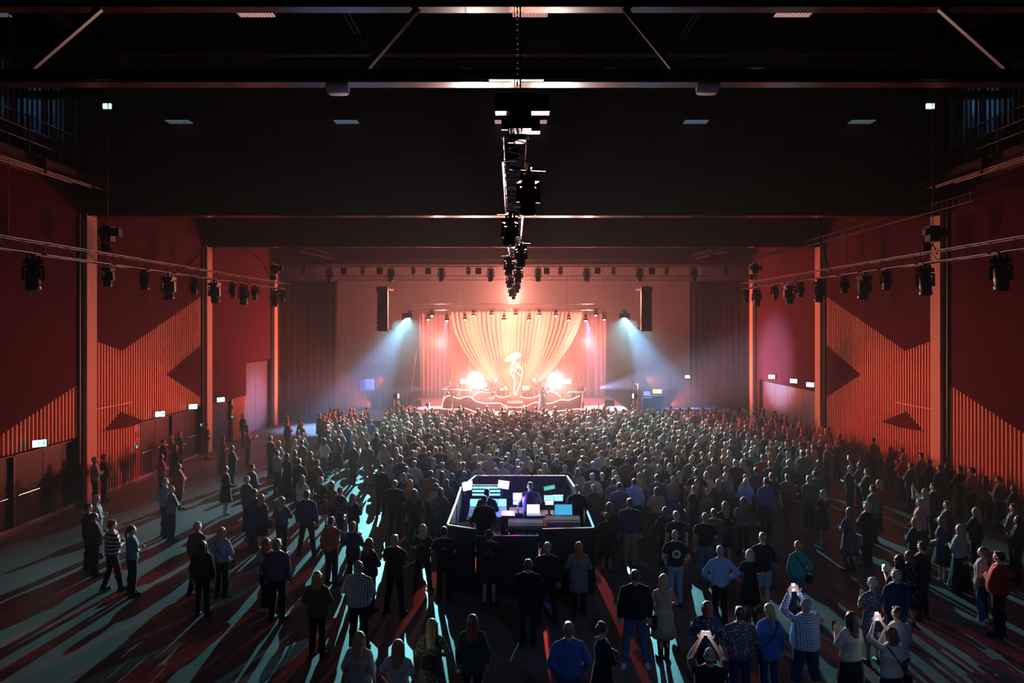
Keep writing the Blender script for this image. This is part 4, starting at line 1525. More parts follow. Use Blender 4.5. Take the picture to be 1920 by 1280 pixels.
burst(891, 707, 48.5, 'dazzling round lamp between the left keyboards and the drape', 30000)
burst(1042, 707, 48.5, 'dazzling round lamp right of the singer', 30000)
burst(966, 738, 45.9, 'dazzling lamp on the round podium at the feet of the neon figure', 0, False)
# lamps of the stage truss
for i, (x, y, c) in enumerate(((803, 598, 'red'), (810, 591, 'red'), (872, 598, 'red'), (888, 591, 'red'), (945, 599, 'red'), (967, 590, 'red'), (992, 599, 'red'), (1042, 591, 'red'),
                               (1066, 599, 'red'), (1117, 590, 'red'), (1133, 598, 'red'), (768, 594, 'blue'), (838, 600, 'blue'), (922, 590, 'blue'), (1011, 590, 'blue'), (1098, 600, 'blue'), (1172, 593, 'blue'))):
    p = at(x, y, 46.85)
    hang = 7.76 - (p.z + .62 * .62 + .02)
    nth = ORD[i if c == 'red' else i - 11]
    lo_ = lamp((p.x, 46.85, p.z + .62 * .62 + .02), 'wash', -.5 if c == 'red' else -.35, 0, '%s %s lamp from the left in the row over the stage' % (nth, 'red-lit' if c == 'red' else 'blue-lit') if i != 10 else 'last red-lit lamp on the right of the row over the stage', 'lit lamps over the stage', c)
    MB().box((0, -.04, hang), (.05, .46, .03)).tube((0, 0, 0), (0, 0, hang), .02).build('drop_bracket', M_BODY, lo_)
    if c == 'red':
        tx = p.x * .35 if abs(p.x) > 4 else p.x * 1.05
        spot((p.x, 46.6, p.z - .1), (tx, 47.5 if abs(p.x) < 4 else 46.0, 1.2), 3800 if abs(p.x) > 4 else 1500, (1, .36, .18), 24, .5, .05)

# side towers, racks, small boxes
M_GEAR = mat('grey_gear', (.25, .26, .30), .4, .4)
for s, x in ((-1, 743), (1, 1191)):
    p = at(x, 742, 41.95)
    side = 'left' if s < 0 else 'right'
    o = empty('lamp_tower', (p.x, 41.95, 0), 0, 'slim tower of lamps standing at the %s front corner of the stage' % side, 'lamp tower', 'slim lamp towers')
    mb = MB()
    for a in (-1, 1):
        for b in (-1, 1):
            mb.tube((a * .13, b * .13, 0), (a * .13, b * .13, 2.1), .022)
    for k in range(8):
        mb.tube((-.13, -.13, .25 * k), (.13, -.13, .25 * (k + 1)), .01, n=5)
        mb.tube((-.13, .13, .25 * k), (-.13, -.13, .25 * (k + 1)), .01, n=5)
        mb.tube((.13, -.13, .25 * k), (.13, .13, .25 * (k + 1)), .01, n=5)
    mb.build('mast', M_ALU, o)
    MB().box((0, 0, .03), (.7, .7, .06)).build('foot', M_BODY, o)
    for z in (.9, 1.35, 1.75):
        MB().lathe([(.06, .16), (.13, .10), (.14, -.10)], (s * -.12, -.18, z), 14, Matrix.Rotation(s * -PI / 2, 3, 'Y')).build('side_lamp', M_GEAR, o, True)
    MB().lathe([(.05, .18), (.13, .10), (.15, -.12)], (0, 0, p.z), 16, Matrix.Rotation(s * PI / 2, 3, 'Y')).build('top_lamp', M_BODY, o, True)
    MB().ell((-s * .13, 0, p.z), (.04, .13, .13), 14, 8).build('lens', LENSM['blue'], o, True)
    spot((p.x - s * .2, 41.95, p.z), (p.x - s * 6, 43.0, p.z - .1), 2200, (.35, .62, 1.0), 14, .5, .04)
    # ribbed box on a pole
    q = at(781 if s < 0 else 1142, 755, 42.9)
    o = empty('ribbed_box', (q.x, 42.9, SZ), 0, 'small ribbed grey box on a pole at the %s front of the stage' % side, 'stage box', 'ribbed boxes on poles')
    MB().box((0, 0, q.z - SZ), (.62, .3, .4)).build('box', M_GEAR, o)
    mb = MB()
    for k in range(5):
        mb.box((0, -.155, q.z - SZ - .16 + .08 * k), (.6, .02, .02))
    mb.build('ribs', M_ALU, o)
    MB().tube((0, 0, 0), (0, 0, q.z - SZ - .2), .03).build('pole', M_BODY, o)
    # small red footlight washing across the deck
    r = at(802 if s < 0 else 1136, 751, 45.2)
    o = empty('footlight', (r.x, 45.2, SZ), 0, 'small red footlight at the %s edge of the stage' % side, 'stage light', 'red footlights')
    MB().lathe([(.05, .15), (.12, .08), (.12, -.1)], (0, 0, .35), 14, Matrix.Rotation(s * PI / 2, 3, 'Y')).build('casing', M_BODY, o, True)
    MB().ell((-s * .11, 0, .35), (.03, .1, .1), 12, 8).build('lens', LENSM['red'], o, True)
    MB().tube((0, 0, 0), (0, 0, .3), .03).build('stand', M_BODY, o)
    spot((r.x - s * .15, 45.2, SZ + .4), (r.x - s * 4, 45.4, SZ + 1.5), 2000, (1, .12, .08), 34, .6, .05)
# prompter pole, side racks
o = empty('light_stand', (at(1196, 720, 44.5).x, 44.5, 0), 0, 'slim red-lit pole with a crossbar right of the stage', 'stand')
MB().tube((0, 0, 0), (0, 0, 2.85), .022).build('pole', M_SLAT, o)
MB().box((0, 0, 2.85), (.25, .06, .05)).build('crossbar', M_SLAT, o)
for k, (x, w, y, c) in enumerate(((1212, .55, 737, (.3, .3, 1)), (1231, .75, 733, (1, .8, .3)))):
    p = at(x, y, 46)
    o = empty('control_rack', (p.x, 46, 0), 0, ['small offstage rack glowing violet, right of the stage', 'offstage rack with a glowing yellow screen, right of the stage'][k], 'equipment rack')
    MB().box((0, 0, p.z / 2 - .15), (w, .5, p.z - .3)).build('cabinet', M_BODY, o)
    MB().box((0, -.2, p.z), (w * .8, .04, .28)).build('screen', mat('rack_screen_%d' % k, (.1, .1, .1), .3, emit=c, es=1.2), o)
o = empty('flight_case', (at(1290, 765, 45).x, 45, 0), 0, 'long dark covered case right of the stage with shiny oddments on top', 'flight case')
MB().box((0, 0, .6), (3.3, 1.0, 1.2)).build('case', M_BODY, o)
mb = MB()
r = random.Random(5)
for k in range(26):
    mb.box((r.uniform(-1.0, .6), r.uniform(-.4, 0), 1.22), (r.uniform(.03, .12), .05, r.uniform(.02, .06)), r.uniform(0, 3))
mb.build('oddments', M_ALU, o)
o = empty('covered_table', (-8.6, 42.1, 0), 0, 'low table with a pale cloth left of the stage front', 'table')
MB().box((0, 0, .80), (1.5, .8, .06)).box((0, -.4, .55), (1.5, .02, .5)).build('cloth', M_GEAR, o)
for a in (-.65, .65):
    for b in (-.32, .32):
        MB().tube((a, b, 0), (a, b, .78), .02).build('leg', M_BODY, o)

# ------------------------------------------------------------------ the band
def stand_table(x, y, D, w, label, cat='keyboard'):
    p = at(x, y, D)
    o = empty('keyboard_stand' if cat == 'keyboard' else 'side_table', (p.x, D, SZ), 0, label, cat)
    h = p.z - SZ
    mb = MB()
    for a in (-w / 2, w / 2):
        mb.tube((a, -.2, 0), (a, -.2, h), .022).tube((a, .2, 0), (a, .2, h), .022).tube((a, -.2, h), (a, .2, h), .022)
    mb.build('legs', M_FASC, o)
    MB().box((0, 0, h + .04), (w + .2, .42, .09)).build('board', M_FASC, o)
    mb = MB()
    n = int(w / .045)
    for k in range(n):
        mb.box((-w / 2 + .045 * k, -.08, h + .09), (.036, .2, .02))
    mb.build('keys', mat('ivory', (.8, .75, .7), .3), o)
    return o


stand_table(846, 732, 45.6, .95, 'red-lit keyboard on a tall stand at the left of the stage')
stand_table(871, 733, 46.0, .6, 'small keyboard rack beside the left musician')
stand_table(1080, 737, 45.2, .85, 'white table with gear beside the right musician', 'table')
kit = empty('drum_kit', (at(922, 740, 47).x, 47.2, SZ), 0, 'drum kit with cymbals glowing red behind the left wave', 'drum kit')
MD = mat('drum_shell', (.5, .16, .12), .25, .2)
MB().lathe([(.28, -.2), (.28, .2)], (0, 0, .38), 24, Matrix.Rotation(PI / 2, 3, 'X')).build('bass_drum', MD, kit, True)
for x, y, z, r in ((-.28, .1, .85, .15), (.12, .1, .88, .15), (.55, .25, .6, .2), (-.6, .3, .7, .17)):
    MB().lathe([(r, -.11), (r, .11)], (x, y, z), 18).build('drum', MD, kit, True)
for x, y, z, r in ((-.7, .0, 1.25, .22), (.65, 0, 1.3, .24), (-.35, .4, 1.1, .18), (.95, .2, 1.15, .2)):
    MB().lathe([(.02, .03), (r * .4, .015), (r, -.01), (r, -.016)], (x, y, z), 22, Matrix.Rotation(.25, 3, 'X')).build('cymbal', mat('brass', (.7, .5, .25), .25, 1), kit, True)
    MB().tube((x, y, 0), (x, y, z), .012).build('stand', M_ALU, kit)
for x, y, lab in ((929, 714, 'round moving lamp on a stand left of the neon figure'), (1002, 713, 'round moving lamp on a stand right of the neon figure')):
    p = at(x, y, 47.6)
    o = empty('floor_moving_lamp', (p.x, 47.6, SZ), 0, lab, 'stage light', 'round lamps on stands beside the figure')
    MB().tube((0, 0, 0), (0, 0, p.z - SZ - .3), .05).build('stand', M_SCENE, o)
    mb = MB()
    for a in (-.24, .24):
        mb.box((a, 0, p.z - SZ - .05), (.04, .12, .45))
    mb.box((0, 0, p.z - SZ - .28), (.5, .2, .06)).build('yoke', M_SCENE, o)
    MB().ell((0, 0, p.z - SZ), (.2, .2, .2), 18, 12).build('head', M_SCENE, o, True)
    MB().ell((0, -.17, p.z - SZ), (.11, .05, .11), 14, 8).build('lens', LENSM['red'], o, True)
for x, y, lab in ((1017, 745, 'microphone stand in front of the singer'), (917, 735, 'microphone stand leaning at the drum kit'), (1078, 727, 'tall microphone stand beside the right musician')):
    p = at(x, y, 43.4 if x == 1017 else 46.4)
    o = empty('microphone_stand', (p.x + .12, p.y, SZ), 0, lab, 'microphone stand', 'microphone stands')
    h = 1.35 if x != 1078 else 1.9
    MB().tube((0, 0, 0), (0, 0, h), .012).build('pole', M_ALU, o)
    MB().lathe([(.16, 0), (.16, .03), (.02, .04)], n=16).build('base', M_BODY, o)
    MB().cap((0, 0, h), (-.03, -.1, h + .05), .016, .026).build('microphone', M_BODY, o)
px = at(1017, 727, 43.7)
place_person(dict(fem=True, arms='mic', legs='narrow', hair='long', hc='blond', top='longdress', tc='lightgrey', shoes='heels'), (px.x, 43.7, SZ), 1.70, 176, 'singer in a long pale dress at the microphone, front of the stage')
px = at(843, 712, 46.2)
place_person(dict(arms='play', legs='step', hair='short', hc='sandy', top='shirt', tc='red', bot='trousers', bc='black'), (px.x, 46.3, SZ), 1.78, 200, 'musician in a red shirt leaning over the keyboard at stage left')
px = at(922, 726, 47.9)
place_person(dict(arms='play', legs='sit', hair='short', hc='brown', top='tee', tc='rust', bot='trousers', bc='black'), (px.x, 47.95, SZ - .36), 1.78, 180, 'drummer in a rust shirt seated behind the drum kit')
o = empty('drum_stool', (px.x, 47.95, SZ), 0, 'round drum stool under the drummer', 'stool')
MB().lathe([(.17, .38), (.18, .42), (.16, .455)], n=16).build('seat', M_BODY, o)
MB().tube((0, 0, .0), (0, 0, .4), .03).build('leg', M_ALU, o)
px = at(1090, 717, 46.0)
place_person(dict(arms='play', legs='even', hair='short', hc='blond', top='shirt', tc='rust', bot='trousers', bc='black'), (px.x, 46.0, SZ), 1.80, 165, 'musician in a rust shirt standing at the white table')
# ------------------------------------------------------------------ mixing booth
BX0, BX1, BY0, BY1, BT, RZ = -1.66, 1.98, 16.8, 22.8, 1.62, .5
rs = empty('booth_riser', ((BX0 + BX1) / 2, (BY0 + BY1) / 2, 0), 0, 'black platform under the mixing desks in the middle of the floor', 'platform')
MB().box((0, 0, RZ - .05), (BX1 - BX0 - .62, BY1 - BY0 - .3, .1)).build('deck', M_BLACK, rs)
for a in (-1.42, 0, 1.42):
    for b in (-2.6, 0, 2.6):
        MB().box((a, b, (RZ - .1) / 2), (.08, .08, RZ - .1)).build('leg', M_BLACK, rs)


M_RAIL = mat('grey_rail', (.40, .38, .42), .55, .3)


def barrier(p, q, label, BT=BT):
    p, q = Vector(p), Vector(q)
    c = (p + q) / 2
    w = (q - p).length
    a = math.atan2(q.y - p.y, q.x - p.x)
    o = empty('booth_barrier', (c.x, c.y, 0), a, label, 'barrier', 'black cloth barriers round the mixing booth')
    MB().box((0, 0, BT / 2), (w - .02, .05, BT - .02)).build('panel', M_SKIRT, o)
    MB().box((0, 0, BT), (w - .01, .055, .022)).build('top_rail', M_RAIL, o)
    for s in (-1, 1):
        MB().box((s * (w / 2 - .03), 0, BT / 2), (.04, .07, BT)).build('post', M_BODY, o)


g = 1e-3
barrier((BX0, BY0 + .35, 0), (-.95, BY0, 0), 'barrier panel at the near left corner of the mixing booth')
barrier((-.93, BY0 - .02, 0), (.62, BY0 - .02, 0), 'barrier panel at the middle front of the mixing booth, lower than its neighbours', 1.46)
barrier((.70, BY0, 0), (BX1, BY0 + .1, 0), 'barrier panel at the near right of the mixing booth, behind the standing pair')
barrier((BX0, BY0 + .4, 0), (BX0 + .03, BY0 + 2.4, 0), 'nearest barrier panel on the left side of the mixing booth')
barrier((BX0 + .03, BY0 + 2.45, 0), (BX0 + .03, BY1 - 1.6, 0), 'middle barrier panel on the left side of the mixing booth')
barrier((BX0 + .06, BY1 - 1.55, 0), (BX0 + .4, BY1, 0), 'farthest barrier panel on the left side of the mixing booth')
barrier((BX1, BY0 + .15, 0), (BX1, BY0 + 1.6, 0), 'nearest barrier panel on the right side of the mixing booth')
barrier((BX1, BY0 + 1.65, 0), (BX1 - .05, BY0 + 3.8, 0), 'middle barrier panel on the right side of the mixing booth')
barrier((BX1 - .05, BY0 + 3.85, 0), (BX1 - .2, BY1, 0), 'farthest barrier panel on the right side of the mixing booth')
barrier((BX0 + .45, BY1, 0), (-.4, BY1, 0), 'rear barrier panel behind the left screens of the booth')
barrier((-.38, BY1, 0), (.6, BY1, 0), 'rear barrier panel behind the middle of the booth')
barrier((.62, BY1, 0), (BX1 - .25, BY1, 0), 'rear barrier panel behind the right screens of the booth')

SCR = {}


def scr(name, col, es, lines=(.9, .95, 1)):
    m = bpy.data.materials.new(name)
    m.use_nodes = True
    N, L = m.node_tree.nodes, m.node_tree.links
    b = N['Principled BSDF']
    b.inputs['Roughness'].default_value = .25
    b.inputs['Base Color'].default_value = (.02, .02, .03, 1)
    tc = N.new('ShaderNodeTexCoord')
    br = N.new('ShaderNodeTexBrick')
    br.inputs['Scale'].default_value = 1
    br.inputs['Brick Width'].default_value = .06
    br.inputs['Row Height'].default_value = .024
    br.inputs['Mortar Size'].default_value = .003
    br.inputs['Color1'].default_value = (*col, 1)
    br.inputs['Color2'].default_value = (*[c * .55 for c in col], 1)
    br.inputs['Mortar'].default_value = (*[c * .15 for c in col], 1)
    mp = N.new('ShaderNodeMapping')
    mp.inputs['Rotation'].default_value = (PI / 2, 0, 0)
    L.new(tc.outputs['Object'], mp.inputs['Vector'])
    L.new(mp.outputs[0], br.inputs['Vector'])
    L.new(br.outputs[0], b.inputs['Emission Color'])
    b.inputs['Emission Strength'].default_value = es
    return m


S_CY = scr('cyan_mixer_screen', (.25, .85, 1.0), 3.0)
S_WH = scr('white_screen', (.75, .95, 1.0), 5.0)
S_BL = scr('blue_screen', (.10, .45, .85), 1.6)
S_VI = scr('violet_screen', (.35, .35, 1.0), 5.0)
M_PLAIN = mat('plain_blue_screen', (.05, .3, .5), .3, emit=(.06, .42, .72), es=1.0)
M_KEYS = mat('laptop_keys', (.32, .36, .45), .4, .3)


def desk(x, y, w, d, h, label):
    o = empty('equipment_table', (x, y, RZ), 0, label, 'table', 'black tables in the booth')
    MB().box((0, 0, h - .02), (w, d, .04)).build('top', M_RUBBER, o)
    for a in (-w / 2 + .05, w / 2 - .05):
        for b in (-d / 2 + .05, d / 2 - .05):
            MB().box((a, b, (h - .04) / 2), (.05, .05, h - .04)).build('leg', M_BLACK, o)


desk(-.72, 19.15, 1.15, .85, .80, 'table carrying the big lighting desk, left side of the booth')
desk(.16, 19.5, .56, .7, .85, 'table with the violet glowing monitors, booth middle')
desk(.30, 17.55, 1.0, .7, .95, 'table carrying the small knobbed mixer near the booth front')
desk(1.30, 17.9, 1.05, .8, .98, 'table carrying the big right-hand mixer near the booth front')
desk(1.15, 19.2, .95, .6, .86, 'table with two blue monitors behind the right mixer')


def monitor(p, w, h, m, label, rz=0, tilt=-.12, roll=0, stand=.3):
    o = empty('monitor', p, rz, label, 'monitor', 'lit screens in the booth')
    o.rotation_euler = (tilt, roll, rz)
    MB().box((0, .025, 0), (w + .03, .035, h + .03)).build('casing', M_BODY, o)
    MB().box((0, 0, 0), (w, .012, h)).build('screen', m, o)
    if stand:
        MB().box((0, .08, -stand / 2), (.05, .03, stand + .05)).box((0, .08, -stand), (.2, .16, .015)).build('foot', M_BODY, o)
    return o


monitor(at(877, 911, 19.9), .29, .23, mat('blank_white_screen', (.7, .9, 1), .3, emit=(.55, .93, 1.0), es=7), 'tilted bright white monitor at the left edge of the booth', .1, -.15, -.16, 1.44)
monitor(at(944, 909, 19.5), .31, .20, S_WH, 'tilted monitor showing four white panes, above the lighting desk', -.05, -.1, .14, .76)
monitor(at(971, 931, 19.4), .26, .17, mat('violet_white_screen', (.6, .6, 1), .3, emit=(.62, .66, 1.0), es=9), 'upper violet-white monitor in the middle of the booth', 0, -.1, 0, .42)
monitor(at(971, 942, 19.2), .26, .10, S_VI, 'lower violet-white monitor in the middle of the booth', 0, -.5, 0, .30)
monitor(at(1029, 935, 19.1), .26, .14, S_CY, 'left one of two blue monitors behind the right mixer', 0, -.1, 0, .42)
monitor(at(1047, 934, 19.2), .25, .14, S_CY, 'right one of two blue monitors behind the right mixer', 0, -.1, 0, .44)
monitor(at(1030, 942, 18.98), .22, .11, S_WH, 'small pinkish-white screen in front of the two blue monitors', 0, -.3, 0, .36)
monitor(at(1030, 914, 21.0), .34, .12, scr('green_data_screen', (.15, .8, .6), 1.2), 'dim green screen tilted at the back right of the booth', 0, -.3, -.2, 1.12)


def laptop(p, label, w=.36, m=None, rz=0):
    o = empty('laptop', p, rz, label, 'laptop', 'laptops in the booth')
    MB().box((0, 0, .01), (w, w * .68, .02)).build('base', M_KEYS, o)
    mb = MB()
    for a in range(10):
        for b in range(4):
            mb.box((-w * .42 + a * w * .093, .06 - b * w * .11, .023), (w * .075, w * .085, .006))
    mb.build('keys', M_BODY, o)
    s = MB().box((0, 0, w * .33), (w, .012, w * .66)).build('lid', M_BODY, o)
    s.location = (0, w * .36, .015)
    s.rotation_euler = (-.25, 0, 0)
    MB().box((0, -.009, w * .33), (w * .93, .006, w * .60)).build('screen', m or M_PLAIN, s)
    return o


def console(x, y, z, w, d, label, n, tilt=.22, screens=None, group='mixing desks in the booth'):
    o = empty('mixing_desk', (x, y, z), 0, label, 'mixing desk', group)
    R = Matrix.Rotation(tilt, 3, 'X')
    MB().box((0, 0, .08), (w, d, .10), M=R).box((0, .02, .02), (w, d * .9, .08)).build('chassis', M_KEYS, o)
    mb = MB()
    for k in range(n):
        xx = -w / 2 + w * (k + .5) / n
        mb.box(R @ Vector((xx, -d * .28, .05)) + Vector((0, 0, .085)), (w / n * .35, .03, .018), M=R)
        mb.box(R @ Vector((xx, -d * .22, .045)) + Vector((0, 0, .083)), (.004, d * .32, .004), M=R)
    mb.build('faders', mat('fader_cap', (.75, .75, .8), .4, emit=(.5, .6, .9), es=.25), o)
    for row in range(4):
        mb = MB()
        for k in range(n):
            p = R @ Vector((-w / 2 + w * (k + .5) / n, -.02 + row * d * .11, .055)) + Vector((0, 0, .08))
            mb.tube(p, p + R @ Vector((0, 0, .02)), w / n * .26, n=7)
        mb.build('knobs', mat('knob_%d' % (row % 2), [(.6, .45, .1), (.35, .4, .8)][row % 2], .4, emit=[(.9, .55, .1), (.2, .3, 1)][row % 2], es=.35), o)
    if screens:
        for k in range(screens[0]):
            xx = -w / 2 + w * (k + .5) / screens[0]
            MB().box((xx, d / 2 - .02, .30), (w / screens[0] * .93, .012, screens[1]), M=Matrix.Rotation(-.35, 3, 'X')).build('screen', screens[2], o)
        MB().box((0, d / 2 + .01, .29), (w, .03, screens[1] + .05), M=Matrix.Rotation(-.35, 3, 'X')).build('screen_back', M_BODY, o)
    return o


console(-.72, 19.1, RZ + .80, 1.05, .62, 'large lighting desk with a bank of cyan screens, left side of the booth', 20, screens=(4, .20, S_CY))
o = empty('screen_bank', (-.78, 19.5, RZ + .8), 0, 'row of glowing cyan channel strips above the lighting desk', 'screen bank')
MB().box((0, .05, .60), (.84, .05, .34)).build('casing', M_BODY, o)
for k in range(3):
    MB().box((0, .02, .50 + .10 * k), (.80, .02, .055)).build('strip', S_CY, o)
MB().box((0, .08, .22), (.10, .06, .45)).build('stand', M_BODY, o)
console(.31, 17.5, RZ + .95, .90, .46, 'small mixer crowded with yellow knobs near the booth front', 22)
console(1.28, 17.70, RZ + .98, .88, .46, 'wide pale mixer covered in small lit buttons, right of the booth', 24)
laptop((.53, 18.25, RZ + 1.06), 'open laptop with a white screen in the middle of the booth', .36, mat('laptop_white', (.7, .8, 1), .3, emit=(.72, .85, 1.0), es=5))
o = empty('laptop_stand', (.53, 18.25, RZ), 0, 'small black stand under the white-screened laptop', 'stand')
MB().box((0, 0, 1.045), (.34, .26, .02)).build('tray', M_BODY, o)
MB().tube((0, 0, 0), (0, 0, 1.04), .025).box((0, 0, .015), (.4, .4, .03)).build('pole', M_BODY, o)
laptop((1.34, 18.13, RZ + .99), 'open laptop with a plain blue screen behind the right mixer', .50, M_PLAIN)
o = empty('stage_plan', (-1.25, 17.75, RZ + .9), .5, 'large white and red sheet leaning at the left front of the booth', 'sheet')
MB().box((0, 0, 0), (.62, .34, .012), M=Matrix.Rotation(.5, 3, 'X')).build('sheet', mat('paper', (.75, .75, .72), .7), o)
MB().box((.2, 0, .008), (.07, .33, .012), M=Matrix.Rotation(.5, 3, 'X')).build('red_band', M_RS, o)
MB().box((0, .1, -.45), (.4, .3, .8)).build('easel', M_BODY, o)
o = empty('equipment_case', (-.15, 18.3, RZ), 0, 'tall rack of blinking units between the two halves of the booth', 'equipment rack')
MB().box((0, 0, .55), (.36, .5, 1.1)).build('casing', M_BODY, o)
mb = MB()
for k in range(8):
    mb.box((.02, -.255, .2 + .11 * k), (.02, .01, .02))
mb.build('led', mat('violet_led', (.3, .3, 1), .4, emit=(.4, .5, 1), es=6), o)
for x, y, z, e, c in ((-.75, 19.0, 2.0, 7, (.16, .55, 1)), (.15, 18.9, 1.9, 130, (.16, .14, 1)), (1.2, 18.6, 1.9, 5, (.2, .35, 1)), (-.2, 20.6, 2.2, 50, (.10, .12, 1))):
    point((x, y, z), e, c, .08, 'desk_glow')
